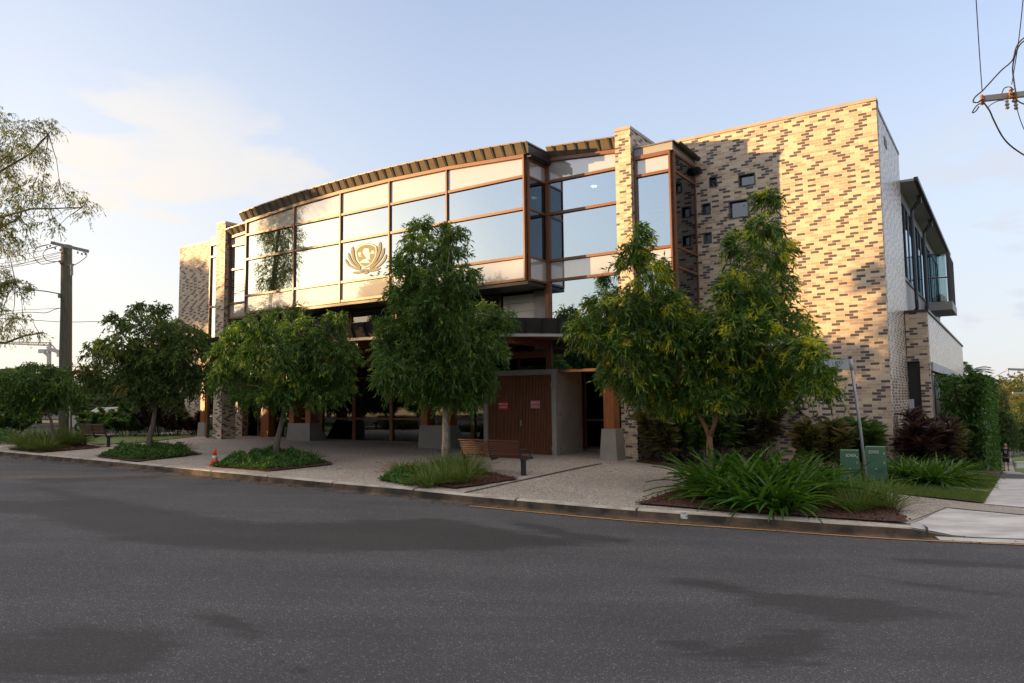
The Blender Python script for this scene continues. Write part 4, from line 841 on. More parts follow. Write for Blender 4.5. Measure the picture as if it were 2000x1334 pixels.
make_tree('street_tree', 'low umbrella-shaped street tree in front of the utility pole', 'tree', G, [G, q(105, 850), q(99, 820), q(88, 795)],
    pxblobs([(70,730,46,18),(35,748,32,24),(85,755,52,26),(115,765,30,24),(20,765,22,20),(60,775,40,16)], dp, .95, .3),
    M['leaf'], M['bark'], sat=4, dens=500, k=12, tl=.26, Ln=.13, Wd=.045, r0=.07, seed=15)
# --- tall eucalypt leaning in from beyond the left edge
dpe = 31.0; G = gnd(-110, 880); G = P(-110, 900, dpe); G[2] = float(base(G[0], G[1])); q = lambda x, y, o=0: P(x, y, dpe+o)
eb = [(-10,225,26,20),(30,250,20,12),(75,248,26,12),(30,275,22,16),(105,245,12,8),(-10,300,26,20),(60,300,28,18),(82,300,12,14),(15,355,22,18),(75,345,14,16),(50,375,26,18),(10,400,26,20),(80,395,18,14),(118,370,16,16),(150,385,14,12),(172,400,12,10),(165,418,10,8),(95,432,14,12),(110,445,10,8),(30,435,30,16),(-10,450,30,20),(15,480,28,18),(50,470,14,10),(-10,540,26,26),(25,565,22,20),(45,555,12,12),(0,620,26,22),(45,620,14,8),(70,650,14,5),(20,650,24,8),(0,330,30,30),(-60,300,50,60),(-70,420,50,60),(-60,560,50,60),(-90,200,50,40)]
et = make_tree('eucalypt', 'tall open eucalypt with sparse olive foliage reaching over the left edge', 'tree', G, [G, q(-112, 760), q(-105, 620), q(-95, 480), q(-90, 380)],
    pxblobs(eb, dpe, .9, .5, 5), M['leaf_euc'], M['bark'], dens=270, k=9, tl=.34, Ln=.13, Wd=.034, r0=.15, droop=.7, group=None, twigs=6,
    forks=[[q(-60, 350), q(0, 335), q(60, 300), q(95, 262)], [q(-60, 440), q(0, 425), q(60, 408), q(110, 407), q(160, 405)], [q(-60, 470), q(0, 445), q(40, 425)], [q(-70, 380), q(-20, 330), q(20, 300)], [q(-70, 660), q(10, 670), q(50, 655), q(85, 650)], [q(-60, 560), q(0, 560), q(30, 550)], [q(-60, 330), q(-30, 250), q(0, 225)]], seed=21)
# --- trees further off: three kinds built once, then copied
def proto_tree(name, label, hgt, spread, leafm, seed, dens=70, Ln=.32, Wd=.13, k=8, loc=(0, 0, 0), group='', shape='round'):
    rg = np.random.default_rng(seed); bl = []
    for i in range(16):
        a = rg.random()*6.28; t = rg.random(); z = hgt*(.38+.55*t); rad = spread*(.75 if shape == 'round' else .55)*math.sqrt(max(.05, 1-((t-.35)/.75)**2))*rg.random()**.5
        r = spread*(.26+.16*rg.random()); bl.append((np.array([rad*math.cos(a), rad*math.sin(a), z])+np.array(loc), (r, r, r*.72)))
    bl.append((np.array([0, 0, hgt*.93])+np.array(loc), (spread*.25, spread*.25, hgt*.1)))
    return make_tree(name, label, 'tree', loc, [np.array(loc)+np.array([0, 0, z]) for z in (0, hgt*.15, hgt*.3, hgt*.5)], bl, leafm, M['bark_dark'], dens=dens, k=k, tl=.8, Ln=Ln, Wd=Wd, droop=.35, r0=hgt*.028, group=group, seed=seed)
def place(proto, used, x, y, z, sc, rz, label, group):
    o = proto if not used[0] else copy_tree(proto); used[0] = True
    o.location = (x, y, z); o.scale = (sc[0], sc[0], sc[1]); o.rotation_euler = (0, 0, rz); o['label'] = label
    if group: o['group'] = group
    elif 'group' in o: del o['group']
    return o
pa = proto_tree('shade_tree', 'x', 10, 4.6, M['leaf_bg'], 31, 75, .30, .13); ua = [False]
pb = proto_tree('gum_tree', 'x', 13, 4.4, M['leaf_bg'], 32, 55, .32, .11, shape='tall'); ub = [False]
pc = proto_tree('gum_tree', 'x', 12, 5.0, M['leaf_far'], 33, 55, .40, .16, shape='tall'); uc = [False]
# row across the road to the left and behind (seen mirrored in the glass, they shade the street)
rg = np.random.default_rng(5)
rowl = 'street-side tree beyond the road, seen mirrored in the upper windows'
def occl(proto, used, x, y, s, zs):
    place(proto, used, x, y, -.6, (s, zs), rg.random()*6, rowl, 'trees mirrored in the windows')
for i, y_ in enumerate(np.arange(-34, 72, 5.6)):
    zs = (1.36, 1.22, 1.45, 1.28, 1.34, 1.24, 1.46, 1.3)[i % 8]*(1.14 if 4 < y_ < 20 else 1 if y_ < 20 else .86); occl(*((pa, ua) if i % 3 else (pb, ub)), -64+rg.normal(0, 3)-max(0, y_-20)*.25, y_+rg.normal(0, 1), 1.05, zs*(1.12 if i % 3 else .95))
for i, y_ in enumerate(np.arange(-30, 76, 8.5)):
    occl(pa, ua, -78+rg.normal(0, 3)-max(0, y_-20)*.3, y_+rg.normal(0, 1.5), 1.2, 1.62 if 4 < y_ < 20 else 1.42 if y_ < 20 else 1.1)
for i, y_ in enumerate(np.arange(-30, 74, 4.4)):
    occl(pa, ua, -70+rg.normal(0, 1.5)-max(0, y_-20)*.28, y_+rg.normal(0, .6), .75, .50)  # low bushy copies added to block sun leaking beneath the crowns
for i, (x_, y_) in enumerate([(-46, -30), (-34, -38), (-22, -40), (-8, -42), (6, -40), (20, -38), (34, -34), (-56, -22), (-46, 44), (-41, 40.5)]): occl(*((pb, ub) if i % 2 or i > 7 else (pa, ua)), x_, y_, 1.0, .85+.2*rg.random()+.12*(i > 7))
# background trees left of the building
GL_ = 'background trees left of the building'
def bgpx(proto, used, x, ytop, dep, s, lab, hp, group=GL_):
    g = P(x, 800, dep); gz = float(base(g[0], g[1])); top = P(x, ytop, dep)[2]; z = (top-gz)/hp
    return place(proto, used, g[0], g[1], gz-.2, (s, z), rg.random()*6, lab, group)
bgpx(pa, ua, 15, 712, 75, 1.1, 'dark round tree on the skyline at the far left edge', 10.6); bgpx(pa, ua, 78, 728, 72, .7, 'dark tree just left of the utility pole, behind the umbrella-shaped tree', 10.6)
bgpx(pa, ua, 335, 610, 62, .8, 'tree top showing between the coppery tree and the brick end wall', 10.6)
bgpx(pa, ua, 210, 730, 58, .8, 'dark tree behind the far bench', 10.6); bgpx(pa, ua, 275, 725, 55, .8, 'dark tree behind the crooked pale trunk', 10.6); bgpx(pa, ua, 160, 745, 66, .8, 'dark tree right of the utility pole, in the background', 10.6)
bgpx(pa, ua, 330, 740, 52, .55, 'small dark tree beside the left end of the building', 10.6); bgpx(pa, ua, -30, 735, 60, .8, 'dark tree cut by the left edge, low in the background', 10.6); bgpx(pa, ua, 120, 770, 95, .9, 'tree standing far behind the base of the utility pole', 10.6)
# sunlit and shaded trees down the side street
GR_ = 'trees down the side street'
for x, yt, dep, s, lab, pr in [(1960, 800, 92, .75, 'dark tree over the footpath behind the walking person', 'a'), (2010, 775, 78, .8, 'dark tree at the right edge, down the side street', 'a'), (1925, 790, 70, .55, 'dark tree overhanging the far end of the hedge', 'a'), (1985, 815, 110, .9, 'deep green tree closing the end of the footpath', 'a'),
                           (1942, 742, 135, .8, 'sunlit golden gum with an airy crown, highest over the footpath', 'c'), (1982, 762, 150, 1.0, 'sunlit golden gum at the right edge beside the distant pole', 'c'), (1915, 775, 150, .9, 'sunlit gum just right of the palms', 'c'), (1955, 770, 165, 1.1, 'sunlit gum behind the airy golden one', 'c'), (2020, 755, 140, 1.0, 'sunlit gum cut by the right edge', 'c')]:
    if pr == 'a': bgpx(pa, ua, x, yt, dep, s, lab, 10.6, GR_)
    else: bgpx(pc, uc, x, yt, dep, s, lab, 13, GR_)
# wooded hill on the horizon (one far-off mass)
Vs, Fs, off = [], [], 0
for i in range(160):
    x_ = rg.uniform(1700, 2120); dep = rg.uniform(260, 420); yt = 758+10*math.sin(x_*.03)+rg.uniform(0, 22)+(dep < 330)*6; c = P(x_, yt, dep); r = rg.uniform(5, 8)
    o_, d_ = blob_pts(c, (r, r, r*.9), 60, rg); V_, F_ = spray_leaves(o_, unit(d_), 1.6, 5, 1.3, .8, .2, rg); Vs.append(V_); Fs.append(F_+off); off += len(V_)
stuff(tag(npmesh('distant_wood', np.concatenate(Vs), np.concatenate(Fs), M['leaf_far']), 'wooded ridge on the horizon at the right', 'woodland'))
def hill(u_, v_): x = 60+u_; y = 180+v_; return x, y, -9+14*np.exp(-((v_-200)/120)**2)*np.exp(-((u_-150)/220)**2)
struct(grid_mesh('hill', M['ground'], np.linspace(-120, 500, 40), np.linspace(0, 500, 40), hill))
# ------------------------------------------------------------------ low planting
def strap_clump(name, label, cat_, c, nb, ln, wd, mt, group, up=.75, seed=0, seg=6, stiff=.55, spread=.12, parts=True):
    rg = np.random.default_rng(seed); az = rg.random(nb)*6.283; L_ = ln*(.65+.5*rg.random(nb)); el = up*(.55+.6*rg.random(nb)); ts = np.linspace(0, 1, seg+1)
    b0 = np.column_stack([np.cos(az), np.sin(az), np.zeros(nb)])*spread*rg.random(nb)[:, None]; hd = np.column_stack([np.cos(az), np.sin(az)])
    V = []
    for t in ts:
        ang = el*1.45-(1.9-stiff)*t*1.15*(.6+.6*rg.random(nb)*0+.4); r = L_*t
        # integrate roughly: horizontal & vertical reach of an arching blade
        hx = L_*(t*np.cos(el)+.32*t*t*(1-stiff)*1.2); z = L_*(np.sin(el)*t-(1-stiff)*.85*t*t*np.cos(el)*1.25)
        wv = wd*(.55 if t == 0 else 1)*(1-t**4)+.002; side = np.column_stack([-hd[:, 1], hd[:, 0], np.zeros(nb)])
        cpt = b0+np.column_stack([hd[:, 0]*hx, hd[:, 1]*hx, z]); V += [cpt+side*wv/2, cpt+np.array([0, 0, -wd*.22]), cpt-side*wv/2]
    V = np.stack(V, 1); n3 = (seg+1)*3; idx = np.arange(nb)[:, None]*n3; Fs = []
    for i in range(seg):
        for j in (0, 1): Fs.append(np.stack([idx[:, 0]+i*3+j, idx[:, 0]+i*3+j+1, idx[:, 0]+(i+1)*3+j+1, idx[:, 0]+(i+1)*3+j], -1))
    V[..., 2] = np.maximum(V[..., 2], .02+0*V[..., 2]) if False else V[..., 2]
    o = npmesh(name, V.reshape(-1, 3), np.concatenate(Fs), mt); o.location = tuple(map(float, c)); o.rotation_euler = (0, 0, rg.random()*6); return tag(o, label, cat_, group)
# big strap-leaved plants at the corner bed
gE = 'strap-leaved plants in the corner bed'
for i, (x, y, sc, lab) in enumerate([(1395,972,.95,'leftmost arching strap-leaved plant, at the foot of the forked tree'), (1440,985,1.0,'strap-leaved plant over the left kerb corner of the bed'), (1480,958,1.0,'strap-leaved plant in the back row, right of the forked trunk'), (1530,985,1.1,'largest strap-leaved plant, middle of the kerb side'), (1560,960,.95,'upright strap-leaved plant in the middle of the back row'), (1600,985,1.0,'strap-leaved plant on the kerb side, right of the largest one'), (1425,955,.85,'small strap-leaved plant touching the forked trunk'), (1625,962,.85,'strap-leaved plant beside the left green cabinet'), (1575,1003,.9,'strap-leaved plant whose blades hang over the kerb'), (1500,1000,.8,'strap-leaved plant spilling down to the mulch edge'), (1722,975,.72,'small strap-leaved plant between the sign post and the left cabinet')]):
    g = gnd(1392+(x-1395)*.74, y-3); strap_clump('strap_leaf_plant', lab, 'plant', g, 85, 1.38*sc, .085, M['strap'], gE, 1.12, 100+i, stiff=.28, spread=.28, seg=8)
# grassy tufts
def tufts(name, cat_, group, mt, lst, nb=170, ln=.5, wd=.012, up=1.25, stiff=.5, seed=300, spread=.2):
    for i, (x, y, sc, lab) in enumerate(lst): strap_clump(name, lab, cat_, gnd(x, y), int(nb*(.5+.5*sc)), ln*sc, wd, mt, group, up, seed+i, seg=5, stiff=stiff, spread=spread*sc)
tufts('grass_tuft', 'plant', 'grass tufts by the sign post', M['grassblade'], [(1700,990,1.3,'loose grass tuft at the foot of the leaning sign post'), (1735,996,1.2,'loose grass tuft right of the sign post foot'), (1670,1000,1.1,'grass tuft left of the sign post foot')], 200, .62, .012)
tufts('grass_tuft', 'plant', 'grass tufts in the bed behind the bench', M['grassblade'], [(800,938,.9,'grass tuft left of centre in the bed in front of the near bench'), (832,935,1.0,'grass tuft below the white trunk'), (862,932,1.15,'grass tuft at the white trunk'), (892,930,1.25,'tall grass tuft touching the near bench'), (920,930,1.2,'tallest grass tuft, under the back of the near bench'), (866,948,1.0,'grass tuft nearest the kerb below the near bench'), (905,944,1.1,'grass tuft on the right mulch in front of the near bench'), (835,952,.9,'low grass tuft on the kerb side of the near bench bed'), (780,930,.8,'low grass tuft left in the near bench bed')], 200, .62, .014, stiff=.45)
tufts('grass_tuft', 'plant', 'grass tufts under the umbrella-shaped tree', M['grassblade'], [(45,873,1.2,'grass tuft at the left tip of the far bed'), (70,875,1.3,'grass tuft left of the umbrella-shaped tree'), (98,876,1.3,'grass tuft in front of the umbrella-shaped tree trunk'), (122,874,1.35,'grass tuft in front of the utility pole'), (146,871,1.35,'grass tuft right of the utility pole'), (55,880,1.0,'grass tuft at the kerb in the far bed'), (90,882,1.0,'grass tuft at the kerb beneath the utility pole')], 190, .75, .020, stiff=.42)
tufts('grass_tuft', 'plant', 'grass tufts in the bed by the cone', M['grassblade'], [(570,897,1.0,'grass tuft right of the bent trunk'), (608,902,1.0,'grass tuft at the right end of the bed by the cone'), (520,893,.9,'grass tuft left of the bent trunk'), (590,906,.9,'grass tuft in the lower right of the bed by the cone')], 150, .5, .014)
tufts('grass_tuft', 'plant', 'grass tufts under the coppery tree', M['grassblade'], [(262,882,1.0,'grass tuft left of the crooked trunk'), (325,884,1.0,'grass tuft right of the crooked trunk'), (360,886,1.0,'grass tuft at the right end of the coppery tree bed')], 150, .5, .014)
def cover(name, label, px, nleaf, h, Ln, mt, seed, flowers=0):
    rg = np.random.default_rng(seed); pl = np.array([gnd(x, y)[:2] for x, y in px]); lo_, hi_ = pl.min(0), pl.max(0); X = rg.uniform(lo_, hi_, (nleaf*4, 2)); sd_ = sdf(pl, X); k = sd_ > .02; X = X[k][:nleaf]; sd_ = sd_[k][:nleaf]
    hh = h*np.clip(sd_/.35, .25, 1)*(.6+.4*np.sin(X[:, 0]*3.1)*np.cos(X[:, 1]*2.7)+.25*np.sin(X[:, 0]*9+X[:, 1]*7)); z = base(X[:, 0], X[:, 1])+.03+hh*rg.random(len(X))**.45
    d = unit(rg.normal(0, .6, (len(X), 3))+np.array([0, 0, .55])); V, Fq = blades_from(np.column_stack([X, z]), d, Ln*(.6+.8*rg.random(len(X))), Ln*.5*(.7+.5*rg.random(len(X))), .1, rg)
    return stuff(tag(npmesh(name, V, Fq, mt), label, 'ground cover'))
cover('ground_cover', 'low leafy ground cover filling the bed by the traffic cone', [(412,912),(520,920),(600,912),(640,905),(560,892),(480,896)], 15000, .34, .085, M['cover'], 41)
cover('ground_cover', 'low leafy ground cover under the coppery tree', [(195,892),(262,900),(330,896),(385,888),(310,878),(240,882)], 12000, .34, .09, M['cover'], 42)
cover('ground_cover', 'dark ground cover with orange flowers at the left of the bed by the near bench', [(742,940),(800,950),(850,945),(820,925),(770,925)], 5500, .26, .08, M['cover'], 43)
mb = MB()
for i in range(9):
    x, y = rng.uniform(740, 800), rng.uniform(925, 938); g = gnd(x, y); g[2] += .30+.06*rng.random(); mb.lathe(g, [(.0, 0), (.028, .008), (.03, .012), (.0, .016)], 8); mb.tube([g-np.array([0, 0, .2]), g], .004, 4)
stuff(tag(mb.build('flower', M['flower']), 'scatter of small orange flowers over the ground cover', 'flowers'))
cover('ground_cover', 'shaded ground cover on the lawn edge at the far left', [(-40,872),(30,868),(38,860),(10,852),(-40,852)], 7000, .5, .12, M['cover'], 44)
# loose mulch chips so that the beds are not flat
def chips(px, n, seed):
    rg = np.random.default_rng(seed); pl = np.array([gnd(x, y)[:2] for x, y in px]); lo_, hi_ = pl.min(0), pl.max(0); X = rg.uniform(lo_, hi_, (n*3, 2)); X = X[sdf(pl, X) > -.04][:n]
    d = unit(rg.normal(0, 1, (len(X), 3))*np.array([1, 1, .35])); V, Fq = blades_from(np.column_stack([X, base(X[:, 0], X[:, 1])+.045+.02*rg.random(len(X))]), d, .05*(.5+rg.random(len(X))), .022*(.5+rg.random(len(X))), .3, rg); return V, Fq
Vs, Fs, off = [], [], 0
for i, (k_, v_) in enumerate(BEDS.items()):
    V_, F_ = chips(v_, 5000 if k_ in 'DE' else 2500, 60+i); Vs.append(V_); Fs.append(F_+off); off += len(V_)
M['chip'] = leaf_mat('mulch_chip', (.05, .018, .010), (.095, .035, .02), (.16, .07, .04), None, 0, 0, .9)
stuff(tag(npmesh('mulch_chips', np.concatenate(Vs), np.concatenate(Fs), M['chip']), 'loose reddish bark chips over the planting beds', 'mulch'))
# lawn blades
def lawnb(px, n, seed, h=.05):
    rg = np.random.default_rng(seed); pl = np.array([gnd(x, y)[:2] for x, y in px]); lo_, hi_ = pl.min(0), pl.max(0); X = rg.uniform(lo_, hi_, (n*4, 2)); X = X[sdf(pl, X) > -.02][:n]
    return blades_from(np.column_stack([X, base(X[:, 0], X[:, 1])+.03]), unit(rg.normal(0, .35, (len(X), 3))+np.array([0, 0, 1])), h*(.6+.8*rg.random(len(X))), .009*np.ones(len(X)), 0, rg)
V_, F_ = lawnb([(1600,938),(1705,957),(1775,968),(1920,984),(1951,936),(1870,934),(1790,925),(1700,918)], 60000, 70, .07); stuff(tag(npmesh('lawn_grass', V_, F_, M['grassblade']), 'mown grass between the corner garden and the footpath', 'grass'))
# shrubs with broad leaves against the brick wall
def shrub(name, label, cat_, g, w_, h, mt, seed, n=700, Ln=.30, Wd=.075, group=None, uprt=.5, stems=7):
    rg = np.random.default_rng(seed); t = thing(name, label, cat_, g, 0, group); mb = MB(); Vs, Fs, off = [], [], 0
    for i in range(stems):
        a = rg.random()*6.28; tip = np.array([math.cos(a)*w_*.5*rg.random()**.5, math.sin(a)*w_*.5*rg.random()**.5, h*(.5+.45*rg.random())]); mb.tube([(tip[0]*.2, tip[1]*.2, -.1), tip*[.6, .6, .5], tip], [.018, .014, .008], 5)
        m = n//stems; tt = rg.random(m); b = tip*(.45+.58*tt)[:, None]; az = rg.random(m)*6.28; d = unit(np.column_stack([np.cos(az), np.sin(az), uprt*(rg.random(m)*1.6-.35)+tt*.3])); V_, F_ = blades_from(b, d, Ln*(.6+.7*rg.random(m)), Wd*(.7+.5*rg.random(m)), .15, rg); Vs.append(V_); Fs.append(F_+off); off += len(V_)
    mb.build('stem', M['bark_dark'], t, uv=False); npmesh('foliage', np.concatenate(Vs), np.concatenate(Fs), mt, t); return t
gw = 'shrubs along the brick wall'
for i, (x, y, w_, h, lab, mt) in enumerate([(1300,905,1.0,1.0,'bristly reddish shrub at the left end of the wall garden','bronze'),(1322,900,1.1,1.15,'broad-leaved green shrub next to the bristly reddish one','shrub'),(1350,905,1.1,1.2,'green shrub directly left of the forked trunk','shrub'),(1400,905,1.3,1.5,'tall shrub directly behind the forked trunk','shrub'),
    (1440,900,1.3,1.5,'tall green shrub right of the forked trunk','shrub'),(1480,905,1.3,1.45,'brownish shrub in the middle of the wall garden','bronze'),(1520,900,1.4,1.5,'tall dark green shrub in the middle of the wall garden','shrub'),(1560,905,1.3,1.6,'bronze-tipped shrub right of the middle of the wall garden','bronze'),
    (1590,898,1.4,1.75,'highest shrub of the wall garden, left of the sign post','shrub'),(1625,905,1.3,1.55,'dark shrub above the left green cabinet','shrub'),(1655,910,1.2,1.35,'arching shrub between the two green cabinets','shrub'),(1605,925,1.0,.9,'low shrub in front, left of the left cabinet','bronze'),(1675,920,.9,.9,'small shrub behind the sign post','shrub')]):
    shrub('garden_shrub', lab, 'shrub', gnd(x, y), w_*1.6, h*1.6, M[mt], 400+i, 3000, .40, .095, gw, stems=13)
gs_ = 'plants beside the side wall'
for i, (x, y, w_, h, lab, mt, u_) in enumerate([(1792,928,.9,1.3,'purple-leaved shrub nearest the side wall corner','cordy',.6),(1820,922,1.0,1.75,'tall purple-leaved shrub below the dark slot','cordy',.7),(1846,918,.9,1.3,'bronze-green shrub against the hedge','bronze',.6),(1872,912,.9,1.1,'low bronze shrub at the hedge foot','bronze',.5),(1893,900,1.0,1.1,'bronze shrub at the far end of the side bed','cordy',.5)]):
    shrub('purple_shrub', lab, 'shrub', gnd(x, y), w_*1.3, h+.1, M[mt], 450+i, 1500, .42, .085, gs_, u_, stems=10)
for i, (x, y, sc, lab) in enumerate([(1768,944,1.0,'arching strap plant at the building corner, right of the cabinets'),(1800,948,1.05,'arching strap plant leaning over the lawn'),(1835,950,1.1,'arching strap plant below the purple shrubs'),(1780,932,1.0,'strap plant touching the side wall'),(1856,940,.95,'strap plant at the lawn edge farther down the side'),(1757,934,.9,'strap plant behind the corner one')]):
    strap_clump('strap_leaf_plant', lab, 'plant', gnd(x, y), 130, .98*sc, .045, M['strap'], 'strap plants beside the side wall', 1.05, 480+i, stiff=.35, spread=.25, seg=7)
# clipped hedge climbing the low wing
rg = np.random.default_rng(77); n_ = 70000; X = np.column_stack([rg.uniform(-2.1, -.75, n_), rg.uniform(5.0, 24.5, n_), rg.random(n_)])
face = rg.random(n_) < .75; X[face, 0] = -2.05+.25*rg.random(face.sum())+.12*np.sin(X[face, 1]*2.3)
top = 2.3+.25*np.sin(X[:, 1]*1.3)+.15*np.sin(X[:, 1]*3.7); hz = X[:, 2]**.8; g = K+X[:, :1]*D+X[:, 1:2]*N; gb = base(g[:, 0], g[:, 1]); zz = gb+(top-gb)*np.where(rg.random(n_) < .2, .97+.06*rg.random(n_), hz)
Vh, Fh = blades_from(np.column_stack([g[:, 0], g[:, 1], zz]), unit(rg.normal(0, .7, (n_, 3))-N*.3), .17*(.6+.7*rg.random(n_)), .075*np.ones(n_), .1, rg)
ho = W(-1.4, 5); ho[2] = 0; hd = thing('hedge', 'tall dense green hedge against the low wing of the building', 'hedge', ho); npmesh('foliage', Vh-ho, Fh, M['hedge'], hd)
mb = MB()
for a in np.arange(6, 24, 1.2): p_ = W(-1.3, a)-ho; pz = float(base(*W(-1.3, a)[:2])); mb.tube([(p_[0], p_[1], pz-.2), (p_[0]+.05, p_[1], pz+1.5), (p_[0], p_[1]+.1, pz+3)], [.05, .04, .02], 6)
mb.build('stem', M['bark_dark'], hd)
# palms beyond the hedge
for i, (x, y, dep, lab) in enumerate([(1884, 732, 50, 'higher palm head above the end of the hedge'), (1896, 765, 50, 'lower palm head right of the other')]):
    c = P(x, y, dep); gz = float(base(c[0], c[1])); t = thing('palm', lab, 'palm', (c[0], c[1], gz), 0, 'palms beyond the hedge'); mb = MB(); mb.tube([(0, 0, -.2), (.1, 0, (c[2]-gz)*.5), (0, 0, c[2]-gz)], [.16, .12, .1], 8); mb.build('trunk', M['bark'], t, smooth=True)
    rg = np.random.default_rng(500+i); Vs, Fs, off = [], [], 0
    for k_ in range(22):
        a = rg.random()*6.28; el = rg.uniform(-.2, 1.2); h2 = np.array([math.cos(a)*math.cos(el), math.sin(a)*math.cos(el), math.sin(el)]); ts_ = np.linspace(.15, 1, 26); Lf = 1.9; sp_ = np.array([0, 0, c[2]-gz])+h2*Lf*ts_[:, None]; sp_[:, 2] -= .9*ts_**2
        sd2 = unit(np.cross(h2, [0, 0, 1.])); b = np.concatenate([sp_, sp_]); d = unit(np.concatenate([np.tile(h2*.6+sd2, (26, 1)), np.tile(h2*.6-sd2, (26, 1))])+np.array([0, 0, -.35])); V_, F_ = blades_from(b, d, np.full(52, .55), np.full(52, .05), .1, rg); Vs.append(V_); Fs.append(F_+off); off += len(V_)
    npmesh('crown', np.concatenate(Vs), np.concatenate(Fs), M['leaf_bg'], t)
# low planting behind the far bench and beside the left end of the building
for i, (x, y, w_, h, lab, mt) in enumerate([(385,850,1.6,1.2,'coppery shrub against the leftmost plinth','cordy'),(345,850,1.8,1.3,'broad-leaved shrub left of the leftmost plinth','shrub'),(310,853,1.6,2.2,'reddish bush right of the crooked trunk','cordy'),(365,846,1.4,2.2,'thin dark shrub against the left end of the brick wall','shrub'),(250,852,2.2,1.3,'dark bush behind the far bench','shrub'),(175,852,2.2,1.2,'yellowish bush right of the utility pole','shrub'),(15,855,2.5,1.5,'dark bush at the far left edge','shrub'),(215,846,2.4,1.6,'dark bush behind the parked car','shrub'),(285,846,2.2,1.8,'dark bush left of the crooked trunk','shrub')]):
    shrub('background_shrub', lab, 'shrub', gnd(x, y), w_*1.5, h, M[mt], 520+i, 3200, .26, .11, 'shrubs at the left end', stems=16)
# ------------------------------------------------------------------ street furniture and the rest
def bench(label, foot, ang, sc=1.0):
    t = thing('park_bench', label, 'bench', foot, ang, 'park benches'); t.scale = (sc, sc, sc)
    # local: x from the near end leg to the far end (length 2.0), y towards the seat front
    L_ = 2.02
    mb = MB()
    for i in range(6):
        z = .50+i*.058; y = -.02-(i*.018); mb.beam((-.02, y, z), (L_+.02, y, z), .028, .045)
    mb.beam((-.04, -.135, .855), (L_+.04, -.135, .855), .07, .03); mb.build('backrest', M['bench_wood'], t)
    mb = MB()
    for i in range(5): mb.beam((-.02, .05+i*.085, .43+.004*i), (L_+.02, .05+i*.085, .43+.004*i), .07, .03)
    mb.build('seat', M['bench_wood'], t)
    for x in (.0, L_/2, L_):
        mb = MB(); mb.tube([(x, -.12, .84), (x, -.03, .55), (x, .0, .42)], [.022, .03, .035], 6); mb.beam((x, -.02, .40), (x, .46, .41), .035, .05); mb.beam((x, .02, .36), (x, .22, .395), .04, .06); mb.build('bracket', M['bench_metal'], t)
    for x in (0, L_): mb = MB(); mb.beam((x, .09, -.04), (x, .09, .38), .09, .10); mb.box(x-.07, x+.07, .0, .18, -.02, .012); mb.build('leg', M['bench_metal'], t)
    for x in (0, L_/2): mb = MB(); mb.tube([(x, -.06, .64), (x, .2, .645), (x, .33, .62), (x, .36, .53), (x, .35, .42)], .016, 6); mb.build('armrest', M['bench_metal'], t)
    return t
g = gnd(1018, 929); bench('wooden-slat bench on a dark metal frame in front of the red slatted doors', g, math.atan2(.654, -.757))
b2 = gnd(207, 873); o = bench('wooden-slat bench right of the utility pole, in the distance', b2, math.atan2(.60, -.80), 1.03)
# benches were modelled with the seat on the +y side; mirror so that it faces the building
for t in (o_ for o_ in COL.objects if o_.name.startswith('park_bench')): t.scale[1] = -t.scale[1]
# traffic cone
g = gnd(419, 908); t = thing('traffic_cone', 'orange traffic cone with a white band, behind the kerb', 'cone', g)
mb = MB(); mb.box(-.15, .15, -.15, .15, 0, .025); mb.build('base', M['cone'], t)
mb = MB(); mb.lathe((0, 0, 0), [(.115, .026), (.085, .14), (.083, .15)], 16); mb.lathe((0, 0, 0), [(.062, .27), (.035, .45), (.028, .46)], 16); mb.build('body', M['cone'], t, smooth=True)
mb = MB(); mb.lathe((0, 0, 0), [(.084, .1505), (.0625, .2695)], 16); mb.build('band', M['white_paint'], t, smooth=True)
# leaning street sign
g = gnd(1697, 967); t = thing('street_sign', 'white street name sign on a leaning galvanised post', 'sign', g); dp = dep_of(g); tp = P(1661, 702, dp-.05)-g; ft = np.array([0, 0, -.2]); ft[:2] = 0
mb = MB(); mb.tube([ft, tp*.5+np.array([.01, 0, 0]), tp], .032, 12); mb.build('post', M['galv'], t, smooth=True)
mb = MB(); a = tp*.925; b = tp*1.005; mb.tube([a, b], .040, 12); mb.build('post_cap', M['light_grey'], t, smooth=True)
mb = MB(); mb.tube([b, tp*1.025], [.041, .034], 12); mb.build('cap_top', M['metal_dark'], t)
pl0 = P(1655, 705, dp-.03)-g; pl1 = P(1652, 722, dp-.03)-g
# blade: runs left from the post, slightly towards the camera
ux = unit(np.array([-1, .10, 0.04])); uz = unit((tp-ft)*np.array([1, 1, 1])); uz = unit(uz-ux*(uz@ux)); ny = np.cross(ux, uz)
Rm = Matrix(((-ux[0], ny[0], uz[0]), (-ux[1], ny[1], uz[1]), (-ux[2], ny[2], uz[2]))).to_4x4()
cpl = tp*.963; Hh = .235
mb = MB(); mb.box(-.66, -.04, -.004, .004, -Hh/2, Hh/2); mb.box(-.13, -.045, -.012, -.005, -Hh/2+.01, Hh/2-.01)
pl = mb.build('name_plate', M['plate'], t); pl.matrix_local = Matrix.Translation(Vector(cpl)) @ Rm
mb = MB(); mb.box(-.66, -.135, -.007, -.0045, Hh/2-.012, Hh/2-.004); mb.box(-.66, -.04, -.007, -.0045, -Hh/2+.004, -Hh/2+.012)
for z_ in (-.085, .085): mb.lathe((-.088, -.0, z_), [(.008, 0)]*1+[(.008, .001)], 8)
e_ = mb.build('plate_edge', M['metal_dark'], pl)
text('lettering', 'S', .185, (-.305, -.006, -.01), M['black'], pl); text('lettering', 'O', .115, (-.222, -.006, .035), M['black'], pl)
